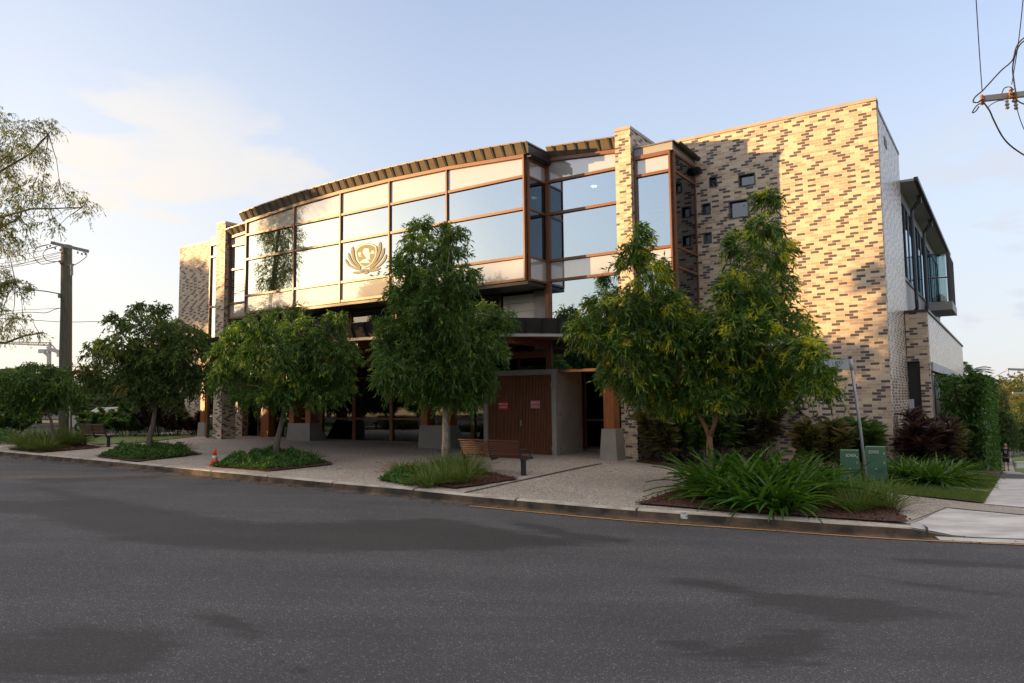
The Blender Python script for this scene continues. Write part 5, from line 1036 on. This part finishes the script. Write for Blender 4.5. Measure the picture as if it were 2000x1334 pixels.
# green electricity cabinets
def cabinet(label, px, w_, h, wd, txt, ang=-.45):
    g = gnd(*px); t = thing('electrical_cabinet', label, 'utility box', g, ang, 'green electrical cabinets')
    mb = MB(); a, b = w_/2, w_/2+.03
    mb.hexa([(-a-.015, -.13, .2), (a+.015, -.13, .2), (a+.015, .13, .2), (-a-.015, .13, .2), (-a, -.11, h-.02), (a, -.11, h-.02), (a, .12, h-.02), (-a, .12, h-.02)]); mb.hexa([(-a-.004, -.115, h-.019), (a+.004, -.115, h-.019), (a+.004, .124, h-.019), (-a-.004, .124, h-.019), (-a+.02, -.09, h), (a-.02, -.09, h), (a-.02, .1, h), (-a+.02, .1, h)]); mb.box(-a*.72, a*.72, -.137, -.128, .30, h-.25); bd = mb.build('housing', M['green_box'], t)
    mb = MB(); mb.box(-b-.01, b+.01, -.15, .15, .165, .199); mb.hexa([(-b-.03, -.17, -.1), (b+.03, -.17, -.1), (b+.03, .17, -.1), (-b-.03, .17, -.1), (-b, -.14, .164), (b, -.14, .164), (b, .14, .164), (-b, .14, .164)]); mb.build('plinth', M['green_box'], t)
    mb = MB(); mb.box(-.018, .018, -.146, -.136, .36, .40); mb.box(a-.06, a-.03, -.14, -.128, .5, .56); mb.box(a-.06, a-.03, -.137, -.122, h-.2, h-.15); mb.build('lock', M['steel'], bd)
    l_ = text('lettering', txt, .10, (wd, -.124, h-.14), M['sign_white'], bd, rot=(math.pi/2-.03, 0, 0)); l_.scale = (.22/(l_.dimensions.x or 1), 1, 1)
cabinet('green electrical cabinet at the brick corner, right of the leaning post', (1713, 945), .46, .93, -.04, 'ECNO5')
cabinet('green electrical cabinet left of the leaning post, half behind strap leaves', (1662, 945), .42, .84, .03, 'ECNO4')
# left utility pole with crossarm, street lamp and cables
g = P(127, 874, 34.); g[2] = float(base(g[0], g[1])); dp = 34.; t = thing('utility_pole', 'thick timber power pole with a crossarm and street lamp, at the left', 'pole', g); q = lambda x, y, o=0: P(x, y, dp+o)-g
mb = MB(); mb.tube([q(127, 890), q(128, 700), q(129.5, 600), q(130, 479)], [.275, .265, .24, .228], 16); mb.build('shaft', M['pole_wood'], t, smooth=True)
mb = MB(); mb.lathe(q(130, 481), [(.23, 0), (.23, .05), (.05, .09)], 16); mb.build('pole_cap', M['galv'], t)
mb = MB(); mb.beam(q(100, 474, -.45), q(173, 491, -.15), .14, .13); ca = mb.build('crossarm', M['galv'], t)
mb = MB(); mb.beam(q(128, 486, -.3), q(136, 498, -.25), .03, .02); mb.build('brace', M['galv'], t)
for x, y in ((98, 476), (92, 479), (108, 481), (152, 489), (160, 492), (118, 484), (167, 492)):
    mb = MB(); c_ = q(x, y+2, -.45); mb.lathe(c_, [(.02, -.10), (.045, -.08), (.025, -.05), (.045, -.03), (.02, 0)], 8); mb.build('insulator', M['insulator'], t)
mb = MB(); mb.tube([q(117, 513, -.3), q(122, 514, -.25)], [.07, .10], 8); mb.tube([q(114, 511, -.3), q(120, 510, -.25)], .05, 6); mb.build('bracket', M['insulator'], t)
mb = MB(); mb.tube([q(140, 517, -.3), q(140, 538, -.3)], .065, 10); mb.beam(q(133, 518, -.2), q(144, 516, -.3), .07, .04); mb.build('fuse_box', M['light_grey'], t)
mb = MB(); mb.tube([q(140, 538, -.3), q(139, 546, -.3), q(141, 553, -.3), q(139, 556, -.3)], .012, 5); mb.build('tail_wire', M['wire'], t)
lm = MB(); lm.tube([q(118, 574, -.2), q(90, 569, -.5), q(66, 566, -.8)], .028, 6); la = lm.build('lamp_arm', M['galv'], t)
mb = MB(); mb.tube([q(68, 566, -.8), q(60, 565, -.85)], [.07, .08], 8); mb.tube([q(61, 564, -.85), q(56, 562.5, -.9), q(50, 564, -.95)], [.11, .14, .05], 10); mb.build('lamp_head', M['galv'], la)
mb = MB(); mb.tube([q(60, 566, -.85), q(55, 567.5, -.9), q(51, 566, -.95)], [.07, .10, .04], 10); mb.build('lamp_glass', M['white_lamp'], la)
mb = MB(); mb.beam(q(117, 573, -.2), q(117, 582, -.2), .12, .12); mb.build('junction_box', M['galv'], t)
mb = MB(); mb.tube([q(136, 846, -.3), q(136, 780, -.3)], .03, 6); mb.build('conduit', M['light_grey'], t)
def cable(label, pts, r=.013, name='cable', grp=None):
    p_ = [P(*a) for a in pts]; c = cat(np.array(p_), 5); mb = MB(); mb.tube([x-c[0] for x in c], r, 5); o_ = mb.build(name, M['wire'], None, uv=False); o_.location = tuple(c[0]); return tag(o_, label, 'cable', grp)
gl = 'cables at the left pole'
for x0, y0, x1, y1, lab in ((92, 479, -60, 500, 'topmost thin cable running left from the crossarm tip'), (108, 483, -60, 512, 'second cable from the top left of the pole'), (118, 492, -60, 522, 'third cable left of the pole'), (116, 499, -60, 527, 'thicker cable below the third, left of the pole'), (118, 503, -60, 531, 'lower thick cable left of the pole'), (120, 493, -60, 536, 'lowest of the cable bundle at the pole top')):
    cable(lab, [(x0, y0, dp-.3), ((x0+x1)/2, (y0+y1)/2+4, dp+1), (x1, y1, dp+2)], .012, grp=gl)
cable('large looping jumper cable left of the crossarm', [(96, 477, dp-.4), (72, 484, dp-.5), (66, 500, dp-.5), (78, 515, dp-.5), (97, 514, dp-.4), (115, 510, dp-.3)], .016, grp=gl)
cable('small looping jumper cable left of the pole', [(112, 481, dp-.4), (92, 487, dp-.5), (84, 497, dp-.5), (92, 509, dp-.4), (112, 511, dp-.3)], .016, grp=gl)
cable('jumper cable from the right crossarm end to the fuse box', [(162, 493, dp-.2), (169, 495, dp-.2), (168, 502, dp-.25), (155, 512, dp-.3), (143, 519, dp-.3)], .016, grp=gl)
cable('cable tied to the pole below the lamp', [(120, 601, dp-.2), (105, 605, dp), (88, 611, dp), (50, 610, dp+.5), (-40, 618, dp+1)], .016, grp=gl)
cable('faint service cable crossing behind the left pole', [(-60, 618, dp+14), (60, 625, dp+14), (130, 629, dp+15), (215, 627, dp+16)], .02, grp=gl)
cable('long jib-height cable far behind the left pole', [(-60, 602, dp+1), (20, 606, dp+.6), (119, 601.5, dp-.1)], .010, grp=gl)
# right power pole: crossarm and cables hang into the frame
dq = 17.0; g = P(2070, 900, dq); g[2] = float(base(g[0], g[1])); t = thing('utility_pole', 'power pole crossarm with insulators hanging in at the top right corner', 'pole', g)
q = lambda x, y, o=0: P(x, y, dq+o)-g
mb = MB(); tpz = P(2062, 120, dq)[2]-g[2]; mb.tube([(0, 0, -.3), (0, 0, tpz)], [.2, .16], 14); mb.build('shaft', M['pole_wood'], t, smooth=True)
mb = MB(); mb.beam(q(1921, 193, -.1), q(2140, 168, .3), .11, .12); mb.build('crossarm', M['coping'], t)
for x, y in ((1918, 190), (1975, 178), (1981, 185)): mb = MB(); mb.lathe(q(x, y+8, -.15), [(.03, -.08), (.06, -.05), (.03, -.01), (.06, .03), (.03, .07), (.045, .12), (.02, .16)], 10); mb.build('insulator', M['insulator'], t)
for x, y in ((1967, 202), (1984, 203)): mb = MB(); mb.lathe(q(x, y, -.15), [(.01, -.14), (.05, -.11), (.025, -.06), (.05, -.03), (.025, .02), (.04, .06), (.01, .09)], 10); mb.build('insulator', M['sign_white'] if False else M['coping'], t)
gr_ = 'cables at the top right'
cable('thin cable dropping from the top edge to the crossarm end', [(1904, -40, 14.5), (1912, 90, 15.8), (1918, 176, 16.9)], .010, grp=gr_)
cable('thick cable curving from the right edge down to the crossarm end', [(2030, 60, 16.6), (2000, 74, 16.7), (1985, 92, 16.8), (1977, 118, 16.8), (1955, 138, 16.8), (1932, 163, 16.8), (1918, 178, 16.8), (1904, 190, 16.8), (1901, 199, 16.8), (1910, 200, 16.8), (1918, 194, 16.8)], .016, grp=gr_)
cable('second thick cable dropping beside the right edge to the crossarm', [(2030, 66, 16.6), (2000, 80, 16.7), (1986, 98, 16.8), (1978, 130, 16.8), (1980, 155, 16.8), (1985, 185, 16.8), (1992, 200, 16.8), (2040, 215, 16.9)], .016, grp=gr_)
cable('straight thin cable at the right edge', [(2002, -40, 14.5), (1990, 75, 15.8), (1976, 165, 16.9)], .010, grp=gr_)
cable('cable sagging from the crossarm end down to the right edge', [(1918, 196, 16.8), (1932, 215, 16.8), (1941, 235, 16.9), (1960, 270, 17.0), (1985, 293, 17.2), (2020, 312, 17.5), (2060, 320, 18)], .018, grp=gr_)
cable('thinner cable beside the sagging one', [(1925, 205, 16.8), (1935, 220, 16.8), (1942, 238, 16.9), (1956, 262, 17.0)], .010, grp=gr_)
cable('small loop of cable hanging under the crossarm end', [(1914, 202, 16.8), (1906, 208, 16.8), (1899, 220, 16.8), (1906, 217, 16.8), (1912, 208, 16.8)], .014, grp=gr_)
cable('short jumper cable lying along the crossarm', [(1928, 212, 16.7), (1936, 204, 16.7), (1950, 197, 16.7), (1962, 196, 16.7)], .010, grp=gr_)
cable('arched jumper cable over the crossarm', [(1957, 182, 16.7), (1962, 172, 16.7), (1973, 170, 16.7), (1980, 176, 16.7)], .012, grp=gr_)
cable('thin cable slanting down from the crossarm to the right edge', [(1985, 207, 16.8), (1992, 232, 16.8), (2000, 252, 16.9), (2020, 290, 17)], .010, grp=gr_)
# distant pole at the right edge
g = P(2003, 870, 62); g[2] = float(base(g[0], g[1])); t = thing('utility_pole', 'distant pole with a crossarm at the right edge above the trees', 'pole', g); q = lambda x, y, o=0: P(x, y, 62+o)-g
mb = MB(); mb.tube([(0, 0, -.2), q(2003, 715)], [.15, .11], 10); mb.build('shaft', M['pole_wood'], t)
mb = MB(); mb.beam(q(1967, 721), q(2030, 723), .18, .18); mb.beam(q(1978, 767), q(2020, 768), .14, .14); mb.build('crossarm', M['galv'], t)
cable('cable from the distant crossarm down to the palms', [(1965, 724, 62), (1940, 737, 60), (1910, 751, 56)], .02, grp='cables down the side street')
cable('long cable above the golden gum', [(2000, 730, 62), (1950, 742, 60), (1905, 753, 56)], .016, grp='cables down the side street')
cable('curved jumper cable under the distant crossarm', [(1969, 722, 62), (1973, 738, 62), (1985, 748, 62), (1998, 746, 62)], .016, grp='cables down the side street')
# cranes on the skyline
def crane(label, px, jib, back, dep, mast):
    g = P(px[0], 790, dep); t = thing('tower_crane', label, 'crane', g, 0, 'tower cranes on the skyline'); q = lambda x, y: P(x, y, dep)-g
    mb = MB(); mb.beam(q(px[0], mast), q(px[0], px[1]+4), .75); mb.build('mast', M['crane'], t)
    mb = MB(); mb.beam(q(*jib[0]), q(*jib[1]), .45); a, b = q(*jib[0]), q(*jib[1]); up = np.array([0, 0, 1.1]); mb.beam(a+up*.2, b+up, .3)
    for i in range(24): u_ = a+(b-a)*i/24; v_ = a+(b-a)*(i+.5)/24+up*(.2+.8*(i+.5)/24); w_ = a+(b-a)*(i+1)/24; mb.beam(u_, v_, .16); mb.beam(v_, w_, .16)
    mb.build('jib', M['crane'], t)
    mb = MB(); mb.beam(q(px[0], px[1]-3), q(px[0], px[1]+10), .5); mb.beam(q(px[0], px[1]-3), q(*back), .35); mb.beam(q(px[0], px[1]+8), q(*back), .7); mb.build('tower_head', M['crane'], t)
    mb = MB(); c_ = q(*back); mb.box(c_[0]-1, c_[0]+1, c_[1]-.6, c_[1]+.6, c_[2]-.9, c_[2]+.3); mb.build('counterweight', M['light_grey'], t)
crane('slender tower crane with a long jib reaching left', (97, 672), ((-60, 668), (100, 675)), (118, 692), 260, 790)
crane('squat tower crane below the other, jib to the right', (95, 688), ((135, 692), (92, 684)), (83, 684), 230, 790)
# parked car, house and unidentified blue object at the far left
def car(label, c, ang, paint):
    t = thing('parked_car', label, 'car', c, ang); L_, Wd = 4.2, 1.72
    prof = [(-2.1, .35), (-2.08, .72), (-1.95, .88), (-1.2, .98), (-.55, 1.42), (.75, 1.46), (1.55, 1.30), (1.98, .98), (2.1, .80), (2.08, .35)]
    mb = MB(); n = len(prof)
    def row(y, k, zz=0): return [(x, y*(1 if z < 1.0 else k), z) for x, z in prof]
    mb.add(row(-Wd/2, .80)+row(Wd/2, .80), [tuple(range(n)), tuple(range(n, 2*n))[::-1]]+[(i, (i+1) % n, n+(i+1) % n, n+i)[::-1] for i in range(n)]); bd = mb.build('body', paint, t)
    for s_ in (-1, 1):
        mb = MB(); y = s_*Wd/2; k = lambda z: y*(1-.20*min(1, max(0, (z-.95)/.1)))*1.006
        mb.add([(-1.05, k(1.02), 1.02), (1.45, k(1.02), 1.02), (1.25, k(1.35), 1.32), (.7, k(1.4), 1.40), (-.5, k(1.4), 1.36)], [(0, 1, 2, 3, 4)]); mb.build('window', M['black'], bd)
        for x in (-1.3, 1.3):
            mb = MB(); mb.tube([(x, s_*(Wd/2-.2), .32), (x, s_*(Wd/2+.02), .32)], .32, 18); wh_ = mb.build('wheel', M['tyre'], t); mb = MB(); mb.tube([(x, s_*(Wd/2+.021), .32), (x, s_*(Wd/2+.035), .32)], .19, 14); mb.build('rim', M['steel'], wh_)
        mb = MB(); mb.box(-2.115, -2.06, s_*.78-.15*s_, s_*.78, .66, .80); mb.build('headlight', M['sign_white'], bd); mb = MB(); mb.box(2.05, 2.115, s_*.78-.14*s_, s_*.78, .74, .92); mb.build('tail_light', M['sign_red'], bd)
    mb = MB(); mb.add([(-1.16, -.66, 1.03), (-1.16, .66, 1.03), (-.60, .62, 1.40), (-.60, -.62, 1.40)], [(0, 1, 2, 3)]); mb.build('windscreen', M['black'], bd)
    return t
cg = gnd(212, 856); car('pale car parked behind the far bench', P(212, 830, 44)*[1, 1, 0]+[0, 0, float(base(*P(212, 830, 44)[:2]))], math.radians(20), M['car_white'])
hp = P(60, 830, 95); hz = float(base(hp[0], hp[1])); t = thing('house', 'low cream house glimpsed under the trees at the far left', 'house', (hp[0], hp[1], hz), .4)
mb = MB(); mb.box(-7, 7, -4, 4, -.3, 2.0); mb.build('wall', M['house_cream'], t); mb = MB(); mb.hexa([(-7.6, -4.6, 2.0), (7.6, -4.6, 2.0), (7.6, 4.6, 2.0), (-7.6, 4.6, 2.0), (-4, -.2, 3.4), (4, -.2, 3.4), (4, .2, 3.4), (-4, .2, 3.4)]); mb.build('roof', M['roof_tile'], t)
for x in (-4.5, -1, 3.5): mb = MB(); mb.box(x, x+1.6, -4.06, -4.02, .8, 1.75); mb.build('window', M['black'], t)
bp_ = P(365, 822, 46); rg = np.random.default_rng(9); bm = bmesh.new(); bmesh.ops.create_icosphere(bm, subdivisions=3, radius=.4)  # unidentified blue thing, its lumpy shape is made up
for v_ in bm.verts: v_.co *= 1+.25*math.sin(v_.co.x*14+v_.co.z*9)*math.cos(v_.co.y*11); v_.co.z *= .75
me = bpy.data.meshes.new('blue_object'); bm.to_mesh(me); bm.free(); me.materials.append(M['blue']); o = link('blue_object', me); o.location = tuple(bp_); tag(o, 'bright blue unidentified object among the shrubs at the left end wall', 'cover')
wp = P(378, 826, 47); mb = MB(); mb.box(-.9, 1.1, -.05, .05, -.5, .0); mb.box(-1, 1.2, -.2, .2, 0, .06); o = mb.build('low_wall', M['light_grey']); o.location = tuple(wp); o.rotation_euler = (0, 0, -.5); tag(o, 'pale ledge beside the blue object, left of the leftmost column', 'ledge')
# raised box on the balcony, garden tags, meter box, path fence and bins
c = W(-.42, 13.9, 6.1); bm = bmesh.new(); bmesh.ops.create_icosphere(bm, subdivisions=3, radius=.3)
for v_ in bm.verts: v_.co.z = max(-.1, v_.co.z*1.05)
me = bpy.data.meshes.new('cushion'); bm.to_mesh(me); bm.free(); me.polygons.foreach_set('use_smooth', [True]*len(me.polygons)); me.materials.append(mat('teal', (.01, .11, .10), .5)); o = link('cushion', me); o.location = (c[0], c[1], c[2]+.1); tag(o, 'rounded teal cushion on the balcony', 'cushion')
g = gnd(1300, 893); t = thing('garden_light', 'small silvery spike light at the left of the wall garden', 'light', g); mb = MB(); mb.tube([(0, 0, -.05), (0, 0, .14)], .012, 6); mb.build('spike', M['black'], t); mb = MB(); mb.tube([(-.07, 0, .12), (.07, .02, .19)], .035, 10); mb.build('lamp_shade', M['steel'], t)
g = gnd(1377, 905); t = thing('pipe', 'thin pale standpipe against the wall behind the forked tree', 'pipe', g); mb = MB(); hpz = P(1367, 785, dep_of(g))-g; mb.tube([(0, 0, -.1), (hpz[0], hpz[1], hpz[2])], .03, 8); mb.build('shaft', M['light_grey'], t)
g = gnd(1921, 905); dp = dep_of(g); t = thing('screen_fence', 'pale slatted bin screen beside the footpath', 'fence', g); q = lambda x, y, o=0: P(x, y, dp+o)-g
mb = MB(); a, b = q(1914, 908), q(1927, 906)
for i in range(9): p_ = a+(b-a)*i/8; mb.beam(p_+[0, 0, -.1], p_+[0, 0, q(1914, 884)[2]-q(1914, 908)[2]], .11, .03)
mb.build('slat_panel', mat('lilac_grey', (.27, .26, .31), .6), t); mb = MB(); mb.beam(q(1914, 912), q(1912.5, 864), .09); mb.build('post', M['white'], t)
mb = MB(); c_ = q(1920, 882, .8); mb.box(c_[0]-.32, c_[0]+.32, c_[1], c_[1]+.6, -.2, c_[2]+.12); o = mb.build('wheelie_bin', M['black']); o.location = tuple(g); tag(o, 'black bin lid showing over the pale slatted screen', 'bin')
mb = MB(); c_ = gnd(1712, 955); 
mb = MB(); a, b = gnd(1858, 957), gnd(1930, 965); mb.beam(a+[0, 0, .05], b+[0, 0, .05], .12, .05); struct(mb.build('edging', M['concrete']))
mb = MB(); g = gnd(1998, 902); mb.box(-.6, .6, -.1, .1, 0, .5); mb.box(-.7, .7, -.15, .15, .5, .58); o = mb.build('low_wall', M['white']); o.location = tuple(g); tag(o, 'white low wall at the right edge beyond the path', 'ledge')
# ------------------------------------------------------------------ person walking towards us
def skin(name, verts, edges, rad, mt, parent, root=0, sub=2):
    me = bpy.data.meshes.new(name); me.from_pydata([tuple(map(float, v)) for v in verts], edges, []); o = bpy.data.objects.new(name, me); COL.objects.link(o)
    mo = o.modifiers.new('s', 'SKIN'); mo.use_smooth_shade = True
    for i, r in enumerate(rad): me.skin_vertices[0].data[i].radius = (r, r) if not hasattr(r, '__len__') else r
    me.skin_vertices[0].data[root].use_root = True
    ms = o.modifiers.new('d', 'SUBSURF'); ms.levels = sub; ms.render_levels = sub
    dg = bpy.context.evaluated_depsgraph_get(); m2 = bpy.data.meshes.new_from_object(o.evaluated_get(dg)); bpy.data.objects.remove(o); m2.materials.clear(); m2.materials.append(mt)
    m2.polygons.foreach_set('use_smooth', [True]*len(m2.polygons)); return link(name, m2, parent)
def chain(V, E, R, start, pts):
    prev = start
    for p, r in pts: V.append(p); R.append(r); E.append((prev, len(V)-1)); prev = len(V)-1
    return prev
g = gnd(1966, 914); dpp = dep_of(g); hgt = (P(1966, 867, dpp)-g)[2]; k = hgt/1.72
t = thing('person', 'person in a black t-shirt and shorts walking on the footpath', 'person', g, math.atan2(-g[1], -g[0])+math.pi/2); t.scale = (k, k, k)
V, E, R = [(0, 0, .95)], [], [(.135, .095)]
c1 = chain(V, E, R, 0, [((0, 0, 1.10), (.125, .09)), ((0, .01, 1.28), (.15, .105)), ((0, .01, 1.41), (.11, .08)), ((0, 0, 1.49), (.052, .052)), ((0, -.015, 1.57), (.066, .075)), ((0, -.015, 1.65), (.072, .085)), ((0, 0, 1.70), (.05, .06))])
for sd_, ph in ((-1, 1), (1, -1)):
    chain(V, E, R, 0, [((sd_*.09, 0, .86), .085), ((sd_*.10, -.10*ph, .50), .058), ((sd_*.10, -.10*ph+(.16 if ph < 0 else 0), .30), .05), ((sd_*.10, (-.20 if ph > 0 else .16), .09), .035), ((sd_*.11, (-.30 if ph > 0 else .06), .035), .034)])
    w_ = chain(V, E, R, 3, [((sd_*.17, .01, 1.40), .052), ((sd_*.22, .03*ph, 1.16), .04), ((sd_*.24, -.03+.10*ph, .93), .03), ((sd_*.245, -.05+.12*ph, .86), (.036, .018))])
    for j, (dx, ln) in enumerate(((-.028, .07), (-.010, .08), (.010, .075), (.028, .06))): chain(V, E, R, w_, [((sd_*.245+dx*.4, -.05+.12*ph+dx, .82), .009), ((sd_*.24, -.055+.12*ph+dx, .82-ln), .007)])
    chain(V, E, R, w_, [((sd_*.225, -.09+.12*ph, .85), .009), ((sd_*.215, -.10+.12*ph, .81), .008)])
skin('body', V, E, R, M['skin'], t)
V, E, R = [(0, .0, .84)], [], [(.18, .135)]; chain(V, E, R, 0, [((0, 0, 1.0), (.17, .125)), ((0, 0, 1.14), (.165, .12)), ((0, .01, 1.28), (.172, .125)), ((0, .01, 1.40), (.13, .095)), ((0, 0, 1.455), (.07, .06))])
for sd_, ph in ((-1, 1), (1, -1)): chain(V, E, R, 4, [((sd_*.175, .01, 1.39), .068), ((sd_*.215, .02*ph, 1.22), .058)])
skin('t_shirt', V, E, R, M['cloth'], t)
V, E, R = [(0, .0, .93)], [], [(.165, .12)]
for sd_, ph in ((-1, 1), (1, -1)): chain(V, E, R, 0, [((sd_*.09, 0, .80), .115), ((sd_*.10, -.08*ph, .50), .10)])
skin('shorts', V, E, R, M['cloth'], t)
V, E, R = [(0, -.005, 1.735)], [], [(.105, .115)]; chain(V, E, R, 0, [((0, .045, 1.64), (.125, .085)), ((0, .06, 1.50), (.12, .055))]); skin('hair', V, E, R, M['hair'], t)
mb = MB(); mb.add([(-.075, -.150, 1.12), (.075, -.150, 1.12), (.075, -.160, 1.30), (-.075, -.160, 1.30)], [(0, 1, 2, 3)]); mb.build('shirt_print', M['tee_print'], t)
for sd_, y_ in ((-1, -.27), (1, .09)): mb = MB(); mb.tube([(sd_*.105, y_+.09, .045), (sd_*.105, y_, .045), (sd_*.11, y_-.1, .035)], [.045, .05, .03], 10); mb.build('shoe', M['black'], t, smooth=True)
mb = MB()
for x in (-.028, .028): mb.lathe((x, -.095, 1.625), [(.0, -.006), (.008, 0), (.0, .006)], 6)
mb.build('eye', M['black'], t)
rg = np.random.default_rng(91); Q_ = []
for (x_, y_, sx_, n_) in ((1386, 950, 2.4, 70), (869, 914, 2.2, 60), (537, 903, 2.2, 50), (292, 889, 2.2, 40)):
    c_ = gnd(x_, y_)[:2]; Q_.append(c_+rg.normal(0, sx_, (n_, 2)))
Q_ = np.concatenate(Q_); dk_ = np.array([np.linalg.norm(KD-p_, axis=1).min() for p_ in Q_]); sg_ = (Q_-np.array([0, 0])); ins = [float(np.dot(p_-KD[np.linalg.norm(KD-p_, axis=1).argmin()], N[:2])) > .25 for p_ in Q_]; Q_ = Q_[np.array(ins)]
Vl, Fl = blades_from(np.column_stack([Q_, base(Q_[:, 0], Q_[:, 1])+.014]), unit(rg.normal(0, 1, (len(Q_), 3))*[1, 1, .12]), .05+.05*rg.random(len(Q_)), .018*np.ones(len(Q_)), .2, rg)
stuff(tag(npmesh('leaf_litter', Vl, Fl, leaf_mat('litter_leaf', (.10, .06, .03), (.17, .11, .045), (.26, .19, .07), None, 0, .1, .8)), 'dry leaves scattered over the forecourt paving', 'leaves'))
# scattered leaves and gutter debris on the road edge
rg = np.random.default_rng(88); tsx = rg.uniform(T_left, T_drop+6, 500); pp_ = kpt(tsx)+knr(tsx)*rg.normal(-.28, .16, 500)[:, None]; kz = -.135
Vd, Fd = blades_from(np.column_stack([pp_, base(pp_[:, 0], pp_[:, 1])+np.where(rg.random(500) < 2, kz, 0)]), unit(rg.normal(0, 1, (500, 3))*[1, 1, .15]), .05+.04*rg.random(500), .02*np.ones(500), .2, rg)
stuff(tag(npmesh('fallen_leaves', Vd, Fd, leaf_mat('dry_leaf', (.05, .03, .015), (.10, .06, .025), (.16, .10, .04), None, 0, .1, .8)), 'dry leaves lying along the gutter', 'leaves'))
